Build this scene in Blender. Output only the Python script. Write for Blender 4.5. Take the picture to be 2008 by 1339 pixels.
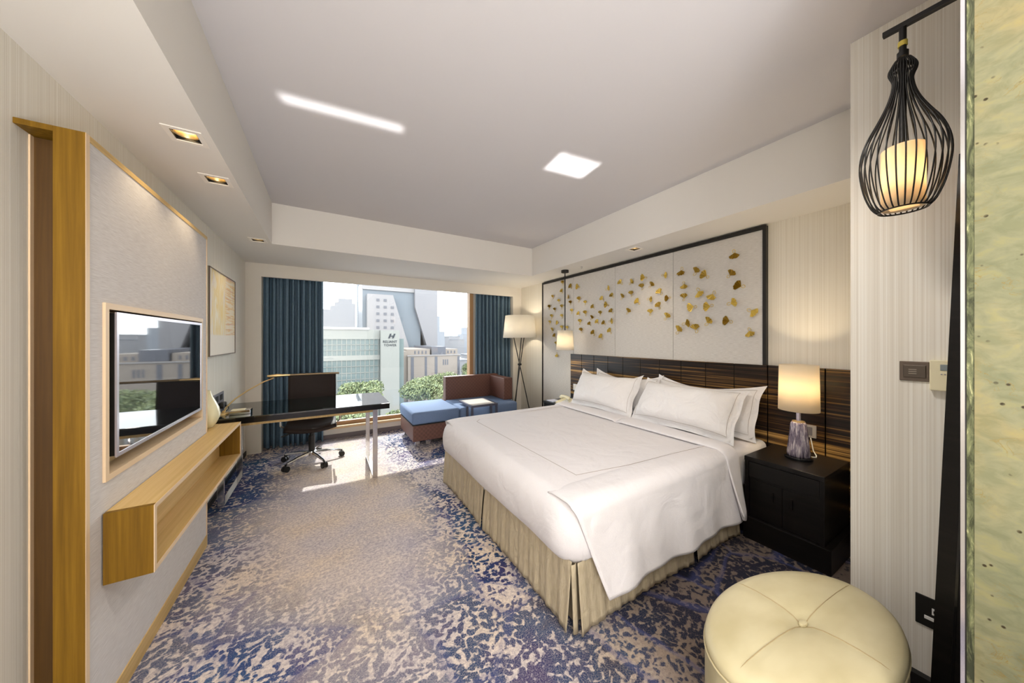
import bpy, bmesh, math, random
from mathutils import Vector, Matrix
random.seed(7)
PI = math.pi
sc = bpy.context.scene
for o in list(bpy.data.objects):
    bpy.data.objects.remove(o)
COL = sc.collection

# ------------------------------------------------------------------ camera
YAW = 0.5333
cam_d = bpy.data.cameras.new('camera')
cam_d.sensor_width = 36.0
cam_d.lens = 617.1 / 2008 * 36.0
cam_d.shift_y = (665.2 - 669.5) / 2008
cam_d.clip_start = 0.02
cam_d.clip_end = 3000
cam = bpy.data.objects.new('camera', cam_d)
COL.objects.link(cam)
cam.location = (0, 0, 1.38)
cam.rotation_euler = (PI / 2, 0, -YAW)
sc.camera = cam

# ------------------------------------------------------------------ world, sun, exposure
sc.view_settings.view_transform = 'Standard'
sc.view_settings.look = 'None'
sc.view_settings.gamma = 1
sc.view_settings.use_curve_mapping = False
sc.view_settings.exposure = 0.30
w = bpy.data.worlds.new('world')
sc.world = w
w.use_nodes = True
bg = w.node_tree.nodes['Background']
bg.inputs['Color'].default_value = (0.93, 0.965, 1.0, 1)
bg.inputs['Strength'].default_value = 5.4
SUN_DIR = Vector((0.104, 1.0, 0.9525)).normalized()
sd = bpy.data.lights.new('sun', 'SUN')
sd.energy = 5.8
sd.angle = math.radians(0.53)
sd.color = (1.0, 0.95, 0.88)
sun = bpy.data.objects.new('sun', sd)
COL.objects.link(sun)
sun.rotation_euler = SUN_DIR.to_track_quat('Z', 'Y').to_euler()
sun.location = (5, 30, 28)
cy = sc.cycles
cy.use_denoising = True
cy.max_bounces = 10
cy.diffuse_bounces = 6
cy.glossy_bounces = 4
cy.transparent_max_bounces = 12
cy.caustics_reflective = False
cy.caustics_refractive = False
cy.sample_clamp_indirect = 6.0


def area(name, loc, direction, sx, sy, energy, color, spread=PI):
    d = bpy.data.lights.new(name, 'AREA')
    d.shape = 'RECTANGLE'
    d.size = sx
    d.size_y = sy
    d.energy = energy
    d.color = color
    d.spread = spread
    o = bpy.data.objects.new(name, d)
    COL.objects.link(o)
    o.location = loc
    o.rotation_euler = (-Vector(direction)).to_track_quat('Z', 'Y').to_euler()
    return o


# unseen fill lamp added behind the camera, aimed up at the hall ceiling
area('fill_up', (0.1, -0.80, 0.62), (0.0, -0.13, 1), 1.5, 1.0, 56, (1.0, 0.98, 0.985))
area('fill_down', (0.1, -0.55, 2.67), (0, -0.16, -1), 1.0, 0.6, 28, (1.0, 0.97, 0.95))  # second unseen fill light, added overhead behind the camera
_d = bpy.data.lights.new('fill_spot', 'SPOT')  # added spot, out of view, to brighten the pier and ottoman from above
_d.energy = 50
_d.color = (1.0, .94, .86)
_d.spot_size = math.radians(150)
_d.spot_blend = .6
_d.shadow_soft_size = .12
_o = bpy.data.objects.new('fill_spot', _d)
COL.objects.link(_o)
_o.location = (1.0, .70, 2.66)
area('fill_front', (-0.45, -1.62, 1.45), (0.12, 1, 0.0), 0.62, 2.0, 38, (1.0, 0.975, 0.96))  # frontal fill lamp added out of view behind the camera
# added beam lamps stand in for sunlight mirrored by side table and desk
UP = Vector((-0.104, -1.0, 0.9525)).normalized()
area('table_bounce_lamp', (1.845, 4.04, 0.515), UP, 0.345, 0.285, .80, (1.0, 0.98, 0.96), math.radians(1.2))
area('desk_bounce_lamp', (0.31, 4.12, 0.765), UP, 0.63, 0.045, .17, (1.0, 0.98, 0.96), math.radians(1.6))


# ------------------------------------------------------------------ materials
def mat(name, color=(.8, .8, .8), rough=.6, metal=0., spec=.5, coat=0., emit=None, estr=0., sub=None, alpha=None):
    m = bpy.data.materials.new(name)
    m.use_nodes = True
    b = m.node_tree.nodes['Principled BSDF']
    b.inputs['Base Color'].default_value = (*color, 1)
    b.inputs['Roughness'].default_value = rough
    b.inputs['Metallic'].default_value = metal
    b.inputs['Specular IOR Level'].default_value = spec
    b.inputs['Coat Weight'].default_value = coat
    if emit:
        b.inputs['Emission Color'].default_value = (*emit, 1)
        b.inputs['Emission Strength'].default_value = estr
    return m


class N:
    """small node helper"""
    def __init__(s, m):
        s.t = m.node_tree
        s.b = s.t.nodes['Principled BSDF']

    def n(s, typ, **kw):
        nd = s.t.nodes.new(typ)
        for k, v in kw.items():
            if k.startswith('i_'):
                nd.inputs[k[2:].replace('_', ' ')].default_value = v
            else:
                setattr(nd, k, v)
        return nd

    def l(s, a, ao, b, bi):
        s.t.links.new(a.outputs[ao], b.inputs[bi])

    def coords(s, scale=(1, 1, 1), rot=(0, 0, 0)):
        tc = s.n('ShaderNodeTexCoord')
        mp = s.n('ShaderNodeMapping')
        mp.inputs['Scale'].default_value = scale
        mp.inputs['Rotation'].default_value = rot
        s.l(tc, 'Object', mp, 'Vector')
        return mp

    def noise(s, src, scale, detail=2, rough=.5, dist=0.):
        nd = s.n('ShaderNodeTexNoise')
        nd.inputs['Scale'].default_value = scale
        nd.inputs['Detail'].default_value = detail
        nd.inputs['Roughness'].default_value = rough
        nd.inputs['Distortion'].default_value = dist
        if src is not None:
            s.l(src, 0, nd, 'Vector')
        return nd

    def ramp(s, src, out, stops, interp='LINEAR'):
        r = s.n('ShaderNodeValToRGB')
        r.color_ramp.interpolation = interp
        el = r.color_ramp.elements
        while len(el) < len(stops):
            el.new(.5)
        for e, (p, c) in zip(el, stops):
            e.position = p
            e.color = (*c, 1) if len(c) == 3 else c
        s.l(src, out, r, 'Fac')
        return r

    def mix(s, fac, a, b, blend='MIX'):
        m = s.n('ShaderNodeMix', data_type='RGBA', blend_type=blend)
        for v, i in ((fac, 0), (a, 6), (b, 7)):
            if isinstance(v, tuple) and hasattr(v[0], 'outputs'):
                s.t.links.new(v[0].outputs[v[1]], m.inputs[i])
            elif isinstance(v, tuple):
                m.inputs[i].default_value = (*v, 1)
            else:
                m.inputs[i].default_value = v
        return (m, 2)

    def math(s, op, a, b=None, c=None):
        m = s.n('ShaderNodeMath', operation=op)
        for i, v in enumerate((a, b, c)):
            if v is None:
                continue
            if isinstance(v, tuple):
                s.t.links.new(v[0].outputs[v[1]], m.inputs[i])
            else:
                m.inputs[i].default_value = v
        return (m, 0)

    def color(s, pair):
        s.t.links.new(pair[0].outputs[pair[1]], s.b.inputs['Base Color'])

    def bump(s, pair, strength=.3, dist=.01):
        bn = s.n('ShaderNodeBump')
        bn.inputs['Strength'].default_value = strength
        bn.inputs['Distance'].default_value = dist
        s.t.links.new(pair[0].outputs[pair[1]], bn.inputs['Height'])
        s.t.links.new(bn.outputs[0], s.b.inputs['Normal'])


def grain(name, c0, c1, c2, scale, rough=.5, bump=.15, spec=.4, nsc=1.0):
    """streaky procedural: noise stretched along one axis"""
    m = mat(name, c1, rough, spec=spec)
    h = N(m)
    mp = h.coords(scale)
    a = h.noise(mp, nsc, 5, .6, .2)
    r = h.ramp(a, 0, [(.3, c0), (.5, c1), (.7, c2)])
    h.color((r, 0))
    h.bump((a, 0), bump, .002)
    return m


M = {}
M['ceiling'] = mat('ceiling_paint', (.61, .59, .595), .9, spec=.2)
M['soffit'] = mat('soffit_paint', (.76, .735, .69), .9, spec=.2)
M['plain_wall'] = mat('wall_paint', (.74, .70, .63), .85, spec=.2)
# wallpaper: fine vertical threads
def wallpaper(name, sx, sy, c0, c1, c2):
    m = mat(name, c1, .75, spec=.25)
    h = N(m)
    mp = h.coords((sx, sy, .35))
    a = h.noise(mp, 1.0, 3, .6)
    r = h.ramp(a, 0, [(.34, c0), (.5, c1), (.64, c2)])
    h.color((r, 0))
    h.bump((a, 0), .25, .002)
    return m
M['paper_left'] = wallpaper('wallpaper_threads', 260, 260, (.69, .65, .57), (.765, .73, .65), (.82, .795, .73))
M['paper_pier'] = wallpaper('wallpaper_pier_threads', 260, 260, (.72, .68, .60), (.79, .755, .68), (.86, .84, .78))
M['paper_right'] = wallpaper('wallpaper_cream_threads', 160, 160, (.72, .67, .57), (.77, .725, .63), (.81, .77, .68))
oak_v = M['oak'] = grain('oak_upright_shaded', (.125, .062, .004), (.175, .09, .006), (.235, .125, .010), (60, 60, 1.6), .5, .15, .2)  # end-face shade worked into the colour; same oak as the lengthwise boards
M['oak_h'] = grain('oak_lengthwise_lit', (.52, .34, .12), (.60, .41, .16), (.66, .47, .21), (60, 1.4, 60), .42)  # the same oak, coloured as its lit surfaces
M['oak_deep'] = grain('oak_dark_recess', (.06, .026, .003), (.08, .036, .004), (.105, .05, .006), (60, 60, 1.6), .5)  # darkest oak tone, for the board set back in the panel end
M['oak_light'] = mat('oak_edge', (.74, .56, .36), .5)
M['dark_wood'] = grain('espresso_wood', (.004, .0035, .003), (.006, .005, .0045), (.010, .008, .007), (40, 2, 40), .35, .05, .25)
M['black'] = mat('black_metal', (.012, .011, .010), .45, spec=.4)
M['black_gloss'] = mat('black_lacquer', (.006, .006, .007), .12)
M['chrome'] = mat('chrome', (.75, .75, .77), .12, 1.0)
M['brass'] = mat('brushed_brass', (.70, .53, .27), .35, 1.0)
M['white_plastic'] = mat('white_plastic', (.82, .82, .80), .4)
M['cream_plastic'] = mat('cream_plastic', (.78, .72, .50), .45)
M['grey_metal'] = mat('grey_metal', (.30, .29, .32), .4, .6)
M['taupe_metal'] = mat('taupe_metal', (.13, .10, .08), .4, .5)
M['white_frame'] = mat('white_frame', (.84, .80, .74), .6)


def fabric(name, c, c2, sc_=(250, 250, 250), rough=.85, bump=.3, big=None):
    m = mat(name, c, rough, spec=.2)
    h = N(m)
    mp = h.coords(sc_)
    a = h.noise(mp, 1.0, 2, .6)
    r = h.ramp(a, 0, [(.3, c), (.7, c2)])
    h.color((r, 0))
    if big:
        mp2 = h.coords((1, 1, 1))
        b = h.noise(mp2, big[0], 3, .5, .6)
        s = h.math('MULTIPLY_ADD', (b, 0), big[1], h.math('MULTIPLY', (a, 0), .08))
        h.bump(s, bump, .03)
    else:
        h.bump((a, 0), bump, .002)
    return m


M['panel_fabric'] = fabric('grey_woven_panel', (.56, .53, .52), (.70, .68, .67), (30, 18, 420))
M['art_fabric'] = fabric('silver_woven_panel', (.54, .515, .48), (.68, .655, .62), (60, 26, 380))
M['linen'] = fabric('white_bed_linen', (.735, .71, .725), (.775, .755, .77), (300, 300, 300), .8, .5, (5.0, 1.0))
M['pillow'] = fabric('white_pillowcase', (.79, .77, .77), (.83, .815, .81), (300, 300, 300), .8, .9, (6.0, 1.3))
M['skirt'] = fabric('champagne_satin', (.40, .335, .225), (.50, .43, .31), (160, 160, 12), .42, .5, (16.0, .6))
M['piping'] = mat('brown_stitching', (.34, .28, .24), .8)
M['curtain'] = fabric('teal_blue_curtain', (.085, .145, .20), (.13, .195, .26), (200, 200, 40), .5)
M['sofa_blue'] = fabric('blue_upholstery', (.12, .18, .31), (.17, .235, .375), (220, 220, 220))
M['leather_cream'] = mat('cream_leather', (.66, .59, .40), .42, spec=.4)
h = N(M['leather_cream'])
mp = h.coords((1, 1, 1))
a = h.noise(mp, 9, 3)
r = h.ramp(a, 0, [(.3, (.46, .40, .235)), (.7, (.56, .50, .32))])
h.color((r, 0))
a2 = h.noise(mp, 240, 2)
h.bump((a2, 0), .12, .001)
# woven brown leather squares
m = M['weave'] = mat('brown_woven_leather', (.16, .075, .045), .5, spec=.5)
h = N(m)
mp = h.coords((1, 1, 1))
ck = h.n('ShaderNodeTexChecker')
ck.inputs['Scale'].default_value = 36
h.l(mp, 0, ck, 'Vector')
ns = h.noise(mp, 60, 3)
c1 = h.mix((ck, 1), (.115, .052, .038), (.145, .067, .048))
c2 = h.mix((ns, 0), (.7, .7, .7), (1.2, 1.1, 1.1))
h.color(h.mix(1.0, c1, c2, 'MULTIPLY'))
h.bump((ck, 1), .2, .002)
# macassar ebony headboard
m = M['ebony'] = mat('macassar_ebony', (.05, .03, .02), .35, spec=.3)
h = N(m)
mp = h.coords((1, .55, 62))
a = h.noise(mp, 1.0, 4, .65, .25)
mp2 = h.coords((1, .35, 9))
b = h.noise(mp2, 1.0, 2, .5, .3)
t = h.math('MULTIPLY_ADD', (b, 0), .55, h.math('MULTIPLY', (a, 0), .62))
r = h.ramp(t[0], 0, [(.515, (.008, .006, .005)), (.59, (.022, .012, .008)), (.645, (.12, .06, .018)), (.715, (.45, .27, .085))])
h.color((r, 0))
h.bump((a, 0), .3, .002)
# ottoman / onyx
m = M['onyx'] = mat('onyx_stone', (.3, .3, .18), .22, spec=.5)
h = N(m)
mp = h.coords((1, 1, 1))
big = h.noise(mp, 5.0, 4, .55, 1.2)
base = h.ramp(big, 0, [(.32, (.135, .138, .078)), (.5, (.172, .165, .092)), (.68, (.20, .168, .078))])
mps = h.coords((1, 14, 22), (.6, 0, 0))
str_ = h.noise(mps, 1.6, 5, .6, .6)
sr = h.ramp(str_, 0, [(.38, (.80, .84, .80)), (.55, (1, 1, 1)), (.66, (1.12, 1.08, .92))])
base2 = h.mix(1.0, (base, 0), (sr, 0), 'MULTIPLY')
mpv = h.coords((1, 11, 17), (-.5, 0, 0))
vein = h.noise(mpv, 1.1, 5, .6, 1.4)
vr = h.ramp(vein, 0, [(.490, (0, 0, 0)), (.5, (.8, .8, .8)), (.510, (0, 0, 0))])
vm = h.noise(mp, 9, 2)
vmr = h.ramp(vm, 0, [(.5, (0, 0, 0)), (.62, (1, 1, 1))])
vf_ = h.mix(1.0, (vr, 0), (vmr, 0), 'MULTIPLY')
c = h.mix(vf_, base2, (.17, .115, .02))
vo = h.n('ShaderNodeTexVoronoi')
vo.inputs['Scale'].default_value = 46
h.l(mp, 0, vo, 'Vector')
spot = h.ramp(vo, 'Distance', [(.10, (1, 1, 1)), (.17, (0, 0, 0))])
msk = h.noise(mp, 14, 2)
mr = h.ramp(msk, 0, [(.50, (0, 0, 0)), (.56, (1, 1, 1))])
sm = h.mix(1.0, (spot, 0), (mr, 0), 'MULTIPLY')
h.color(h.mix(sm, c, (.025, .018, .006)))
m = M['onyx_edge'] = mat('onyx_edge_dark', (.10, .11, .05), .2)
h = N(m)
mp = h.coords((1, 30, 6))
a = h.noise(mp, 2, 5, .7, 1.5)
r = h.ramp(a, 0, [(.4, (.03, .035, .015)), (.6, (.13, .14, .065)), (.7, (.33, .32, .16))])
h.color((r, 0))

# carpet ------------------------------------------------------------
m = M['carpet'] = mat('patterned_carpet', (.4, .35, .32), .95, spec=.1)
h = N(m)
tc = h.n('ShaderNodeTexCoord')
warp = h.noise(None, 1.3, 3)
h.l(tc, 'Object', warp, 'Vector')
wv = h.n('ShaderNodeVectorMath', operation='MULTIPLY_ADD')
h.l(warp, 'Color', wv, 0)
wv.inputs[1].default_value = (.55, .55, 0)
h.l(tc, 'Object', wv, 2)
# petal-shaped fields
vc = h.n('ShaderNodeTexVoronoi', feature='F1')
vc.inputs['Scale'].default_value = 1.9
h.l(wv, 0, vc, 'Vector')
ve = h.n('ShaderNodeTexVoronoi', feature='DISTANCE_TO_EDGE')
ve.inputs['Scale'].default_value = 1.9
h.l(wv, 0, ve, 'Vector')
sepc = h.n('ShaderNodeSeparateColor')
h.l(vc, 'Color', sepc, 0)
cellcol = h.ramp(sepc, 0, [(.0, (.035, .068, .18)), (.22, (.012, .027, .095)), (.42, (.065, .11, .225)), (.58, (.15, .135, .18)), (.74, (.022, .07, .155)), (.9, (.055, .042, .12))], 'CONSTANT')
# scrolled ornament: curling bands broken into florets
wn = h.noise(None, 9, 2, .5)
h.l(tc, 'Object', wn, 'Vector')
wv2 = h.n('ShaderNodeVectorMath', operation='MULTIPLY_ADD')
h.l(wn, 'Color', wv2, 0)
wv2.inputs[1].default_value = (.09, .09, 0)
h.l(tc, 'Object', wv2, 2)
vf = h.n('ShaderNodeTexVoronoi', feature='SMOOTH_F1')
vf.inputs['Scale'].default_value = 40
vf.inputs['Smoothness'].default_value = .4
h.l(wv2, 0, vf, 'Vector')
wav = h.n('ShaderNodeTexWave', wave_type='RINGS')
wav.inputs['Scale'].default_value = 6.5
wav.inputs['Distortion'].default_value = 10
wav.inputs['Detail'].default_value = 2
wav.inputs['Detail Scale'].default_value = 2.4
h.l(wv2, 0, wav, 'Vector')
brk = h.noise(None, 95, 3, .7)
h.l(tc, 'Object', brk, 'Vector')
cov = h.noise(None, 4.5, 3, .6)
h.l(tc, 'Object', cov, 'Vector')
o1 = h.math('MULTIPLY_ADD', (vf, 'Distance'), -1.25, .80)
o2 = h.math('MULTIPLY_ADD', (wav, 1), .26, o1)
o3 = h.math('MULTIPLY_ADD', h.math('SUBTRACT', (brk, 0), .5), .95, o2)
orn = h.math('MULTIPLY_ADD', h.math('SUBTRACT', (cov, 0), .5), 1.1, o3)
orn = h.math('MULTIPLY_ADD', (sepc, 2), .42, h.math('ADD', orn, -.10))
orn_r = h.ramp(orn[0], 0, [(.24, (0, 0, 0)), (.46, (1, 1, 1))])
# field strength: dense ornament by the bed and in front of the camera, plain tan in the middle
sx = h.n('ShaderNodeSeparateXYZ')
h.l(wv, 0, sx, 0)
dx = h.math('MULTIPLY', h.math('SUBTRACT', (sx, 0), .42), 1.15)
dy0 = h.math('SUBTRACT', (sx, 1), 2.95)
dy = h.math('ADD', h.math('MULTIPLY', h.math('MINIMUM', dy0, 0.0), 1.0), h.math('MULTIPLY', h.math('MAXIMUM', dy0, 0.0), .42))
rr = h.math('SQRT', h.math('ADD', h.math('MULTIPLY', dx, dx), h.math('MULTIPLY', h.math('MULTIPLY', dy, dy), .42)))
dens = h.math('MULTIPLY_ADD', rr, 1.9, -.70)
dens = (h.n('ShaderNodeClamp'), 0) if False else dens
cl = h.n('ShaderNodeClamp')
cl.inputs['Min'].default_value = .10
h.t.links.new(dens[0].outputs[0], cl.inputs['Value'])
cellamt = h.math('MULTIPLY_ADD', (sepc, 1), .55, .85)
st = h.math('MULTIPLY', (cl, 0), cellamt)
# pile speckle
sp = h.noise(None, 170, 2, .7)
h.l(tc, 'Object', sp, 'Vector')
spr = h.ramp(sp, 0, [(.35, (.62, .62, .62)), (.60, (1, 1, 1))])
fac = h.math('MULTIPLY', h.math('MULTIPLY', (orn_r, 0), st), (spr, 0))
hue = h.noise(None, 3.4, 3, .6)
h.l(tc, 'Object', hue, 'Vector')
huer = h.ramp(hue, 0, [(.34, (.085, .05, .135)), (.46, (.03, .05, .145)), (.56, (.027, .08, .175)), (.68, (.045, .045, .07))])
cellmix = h.mix(.5, (cellcol, 0), (huer, 0))
tanv = h.noise(None, 1.7, 3)
h.l(tc, 'Object', tanv, 'Vector')
tan = h.ramp(tanv, 0, [(.30, (.50, .475, .51)), (.5, (.62, .55, .505)), (.72, (.68, .565, .43))])
sp2 = h.noise(None, 60, 3, .75)
h.l(tc, 'Object', sp2, 'Vector')
sp2r = h.ramp(sp2, 0, [(.40, (.62, .60, .68)), (.58, (1.1, 1.08, 1.05))])
tanb = h.mix(.75, (tan, 0), (sp2r, 0), 'MULTIPLY')
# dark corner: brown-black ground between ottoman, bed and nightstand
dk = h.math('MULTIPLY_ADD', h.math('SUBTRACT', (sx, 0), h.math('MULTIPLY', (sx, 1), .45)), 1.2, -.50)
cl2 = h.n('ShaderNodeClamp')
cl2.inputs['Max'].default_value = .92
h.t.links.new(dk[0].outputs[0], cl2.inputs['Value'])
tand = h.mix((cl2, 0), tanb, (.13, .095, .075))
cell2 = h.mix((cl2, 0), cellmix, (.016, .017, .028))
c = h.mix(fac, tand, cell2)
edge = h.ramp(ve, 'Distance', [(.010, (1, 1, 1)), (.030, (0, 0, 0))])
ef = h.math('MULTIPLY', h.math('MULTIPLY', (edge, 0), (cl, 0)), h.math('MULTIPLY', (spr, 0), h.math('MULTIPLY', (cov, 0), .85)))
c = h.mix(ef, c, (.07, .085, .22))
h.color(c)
h.bump((sp, 0), .5, .006)

# glass etc.
def thin_glass(name, tint=(1, 1, 1), rough=.0, refl=1.0):
    m = bpy.data.materials.new(name)
    m.use_nodes = True
    t = m.node_tree
    t.nodes.clear()
    out = t.nodes.new('ShaderNodeOutputMaterial')
    mx = t.nodes.new('ShaderNodeMixShader')
    tr = t.nodes.new('ShaderNodeBsdfTransparent')
    gl = t.nodes.new('ShaderNodeBsdfGlossy')
    gl.inputs['Roughness'].default_value = rough
    tr.inputs['Color'].default_value = (*tint, 1)
    ge = t.nodes.new('ShaderNodeNewGeometry')
    dt = t.nodes.new('ShaderNodeVectorMath')
    dt.operation = 'DOT_PRODUCT'
    t.links.new(ge.outputs['Normal'], dt.inputs[0])
    t.links.new(ge.outputs['Incoming'], dt.inputs[1])
    prev = dt.outputs['Value']
    for op, v in (('ABSOLUTE', None), ('SUBTRACT', 'one'), ('POWER', 5.0), ('MULTIPLY_ADD', (.92, .035))):
        mt = t.nodes.new('ShaderNodeMath')
        mt.operation = op
        if v == 'one':
            mt.inputs[0].default_value = 1.0
            t.links.new(prev, mt.inputs[1])
        else:
            t.links.new(prev, mt.inputs[0])
            if isinstance(v, tuple):
                mt.inputs[1].default_value, mt.inputs[2].default_value = v
            elif v is not None:
                mt.inputs[1].default_value = v
        prev = mt.outputs[0]
    t.links.new(prev, mx.inputs[0])
    t.links.new(tr.outputs[0], mx.inputs[1])
    t.links.new(gl.outputs[0], mx.inputs[2])
    t.links.new(mx.outputs[0], out.inputs[0])
    return m
M['window_glass'] = thin_glass('window_glass', (.97, .985, .98))


def shade_mat(name, c, trans=.55, emit=0.):
    m = bpy.data.materials.new(name)
    m.use_nodes = True
    t = m.node_tree
    t.nodes.clear()
    out = t.nodes.new('ShaderNodeOutputMaterial')
    mx = t.nodes.new('ShaderNodeMixShader')
    d = t.nodes.new('ShaderNodeBsdfDiffuse')
    tr = t.nodes.new('ShaderNodeBsdfTranslucent')
    d.inputs[0].default_value = (*c, 1)
    tr.inputs[0].default_value = (*c, 1)
    mx.inputs[0].default_value = trans
    t.links.new(d.outputs[0], mx.inputs[1])
    t.links.new(tr.outputs[0], mx.inputs[2])
    t.links.new(mx.outputs[0], out.inputs[0])
    return m
M['shade_warm'] = shade_mat('warm_lamp_shade', (.90, .83, .70))
M['shade_white'] = shade_mat('ivory_lamp_shade', (.92, .89, .82), .45)
M['bulb'] = mat('lamp_bulb', (1, .9, .7), .5, emit=(1, .72, .38), estr=14)
M['screen'] = mat('tv_screen_glass', (.012, .014, .018), .03, spec=1.0)
N(M['screen']).b.inputs['IOR'].default_value = 2.6
M['desk_glass'] = mat('desk_black_glass', (.004, .010, .010), .03, spec=.8)
N(M['desk_glass']).b.inputs['IOR'].default_value = 1.75
M['mirror'] = mat('mirror_glass', (.85, .87, .87), .02, 1.0)
M['gold'] = mat('gold_leaf', (.72, .52, .10), .36, .35)


# ------------------------------------------------------------------ mesh helpers
def bm_new():
    return bmesh.new()


def box(bm, x0, x1, y0, y1, z0, z1, bev=0., seg=2):
    g = bmesh.ops.create_cube(bm, size=1.0)
    vs = g['verts']
    for v in vs:
        v.co = Vector((x0 + (v.co.x + .5) * (x1 - x0), y0 + (v.co.y + .5) * (y1 - y0), z0 + (v.co.z + .5) * (z1 - z0)))
    if bev > 0:
        es = list({e for v in vs for e in v.link_edges})
        bmesh.ops.bevel(bm, geom=es, offset=bev, segments=seg, profile=.5, affect='EDGES')
    return bm


def tube(bm, pts, r, seg=8, closed=False, caps=True, taper=None):
    pts = [Vector(p) for p in pts]
    n = len(pts)
    rings = []
    up = Vector((0, 0, 1))
    prev = None
    for i, p in enumerate(pts):
        if closed:
            t = (pts[(i + 1) % n] - pts[i - 1]).normalized()
        else:
            t = (pts[min(i + 1, n - 1)] - pts[max(i - 1, 0)]).normalized()
        if prev is None:
            a = up if abs(t.z) < .9 else Vector((1, 0, 0))
            prev = t.cross(a).normalized()
        nrm = (prev - t * prev.dot(t)).normalized()
        prev = nrm
        bn = t.cross(nrm)
        rad = r if taper is None else taper[i]
        rings.append([bm.verts.new(p + (nrm * math.cos(2 * PI * k / seg) + bn * math.sin(2 * PI * k / seg)) * rad) for k in range(seg)])
    for i in range(n if closed else n - 1):
        a, b = rings[i], rings[(i + 1) % n]
        for k in range(seg):
            bm.faces.new((a[k], a[(k + 1) % seg], b[(k + 1) % seg], b[k]))
    if not closed and caps:
        bm.faces.new(list(reversed(rings[0])))
        bm.faces.new(rings[-1])
    return bm


def lathe(bm, prof, cx=0, cy=0, seg=32, cap=True):
    rings = []
    for (r, z) in prof:
        rings.append([bm.verts.new((cx + r * math.cos(2 * PI * k / seg), cy + r * math.sin(2 * PI * k / seg), z)) for k in range(seg)])
    for a, b in zip(rings, rings[1:]):
        for k in range(seg):
            bm.faces.new((a[k], a[(k + 1) % seg], b[(k + 1) % seg], b[k]))
    if cap:
        bm.faces.new(list(reversed(rings[0])))
        bm.faces.new(rings[-1])
    return bm


def grid(bm, nu, nv, f):
    vs = [[bm.verts.new(f(i / nu, j / nv)) for j in range(nv + 1)] for i in range(nu + 1)]
    for i in range(nu):
        for j in range(nv):
            bm.faces.new((vs[i][j], vs[i + 1][j], vs[i + 1][j + 1], vs[i][j + 1]))
    return vs


def prism(bm, poly, axis, a, b):
    """poly: 2-D points; extruded along axis between a and b"""
    def P(u, v, t):
        return {'X': (t, u, v), 'Y': (u, t, v), 'Z': (u, v, t)}[axis]
    A = [bm.verts.new(P(u, v, a)) for u, v in poly]
    B = [bm.verts.new(P(u, v, b)) for u, v in poly]
    n = len(poly)
    bm.faces.new(A)
    bm.faces.new(list(reversed(B)))
    for i in range(n):
        bm.faces.new((A[i], B[i], B[(i + 1) % n], A[(i + 1) % n]))
    return bm


def wpos(o):
    v = Vector((0, 0, 0))
    while o is not None:
        v += o.location
        o = o.parent
    return v


def obj(name, bm, m, parent=None, smooth=False, solid=0., sub=0, auto=True):
    """bm is in world coordinates; children are shifted into their parent's frame"""
    bmesh.ops.recalc_face_normals(bm, faces=bm.faces[:])
    if parent is not None:
        off = wpos(parent)
        for v in bm.verts:
            v.co -= off
    me = bpy.data.meshes.new(name)
    bm.to_mesh(me)
    bm.free()
    if isinstance(m, str):
        m = M[m]
    me.materials.append(m)
    if smooth:
        for p in me.polygons:
            p.use_smooth = True
        if auto:
            try:
                me.set_sharp_from_angle(angle=math.radians(40))
            except Exception:
                pass
    o = bpy.data.objects.new(name, me)
    COL.objects.link(o)
    if parent is not None:
        o.parent = parent
    if solid:
        md = o.modifiers.new('thickness', 'SOLIDIFY')
        md.thickness = solid
        md.offset = 0
    if sub:
        md = o.modifiers.new('smooth', 'SUBSURF')
        md.levels = sub
        md.render_levels = sub
    return o


def thing(name, label, cat, loc=(0, 0, 0), group=None):
    o = bpy.data.objects.new(name, None)
    o.empty_display_size = .1
    COL.objects.link(o)
    o.location = loc
    return tag(o, label, cat, group)


def tag(o, label, cat, group=None):
    o['label'] = label
    o['category'] = cat
    if group:
        o['group'] = group
    return o


def struct(name, bm, m, parent=None, **k):
    o = obj(name, bm, m, parent, **k)
    if parent is None:
        o['kind'] = 'structure'
    return o


def B(*a, **k):
    return box(bm_new(), *a, **k)


def lamp(name, loc, energy, color, radius=.03, parent=None):
    d = bpy.data.lights.new(name, 'POINT')
    d.energy = energy
    d.color = color
    d.shadow_soft_size = radius
    o = bpy.data.objects.new(name, d)
    COL.objects.link(o)
    if parent is not None:
        o.parent = parent
        o.location = Vector(loc) - wpos(parent)
    else:
        o.location = loc
    return o


# ------------------------------------------------------------------ room shell
XL, XR, YB = -.831, 3.052, 4.841
ZS, ZC = 2.303, 2.70
XSL, XSR, YS = -.453, 2.582, 3.80
YF = -1.7
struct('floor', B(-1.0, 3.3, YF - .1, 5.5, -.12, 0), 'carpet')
struct('wall_left', B(XL - .12, XL, YF, 5.5, 0, ZC + .1), 'paper_left')
struct('wall_right', B(XR, XR + .12, .442, 5.5, 0, ZC + .1), 'paper_right')
struct('wall_pier', B(2.018, XR + .12, YF, .442, 0, ZC), 'paper_pier')
struct('wall_front', B(XL, 2.1, YF - .12, YF, 0, ZC), 'plain_wall')
struct('ceiling', B(-1.0, 3.3, YF - .1, 5.5, ZC, ZC + .12), 'ceiling')
bm = bm_new()
box(bm, XL, -.68, YB, 5.16, 0, ZS)
box(bm, 2.88, XR, YB, 5.16, 0, ZS)
box(bm, -.68, 2.88, YB, YB + .04, 2.145, ZS)
struct('wall_back', bm, 'plain_wall')
bm = bm_new()
box(bm, -.68, 2.88, 5.05, 5.2, .0, .14)
box(bm, 2.19, 2.88, 5.05, 5.2, .14, 2.6)
box(bm, -.68, 2.19, 5.05, 5.2, 2.34, 2.6)
box(bm, -.68, -.55, 5.05, 5.2, .14, 2.34)
struct('wall_window', bm, 'plain_wall')
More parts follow.
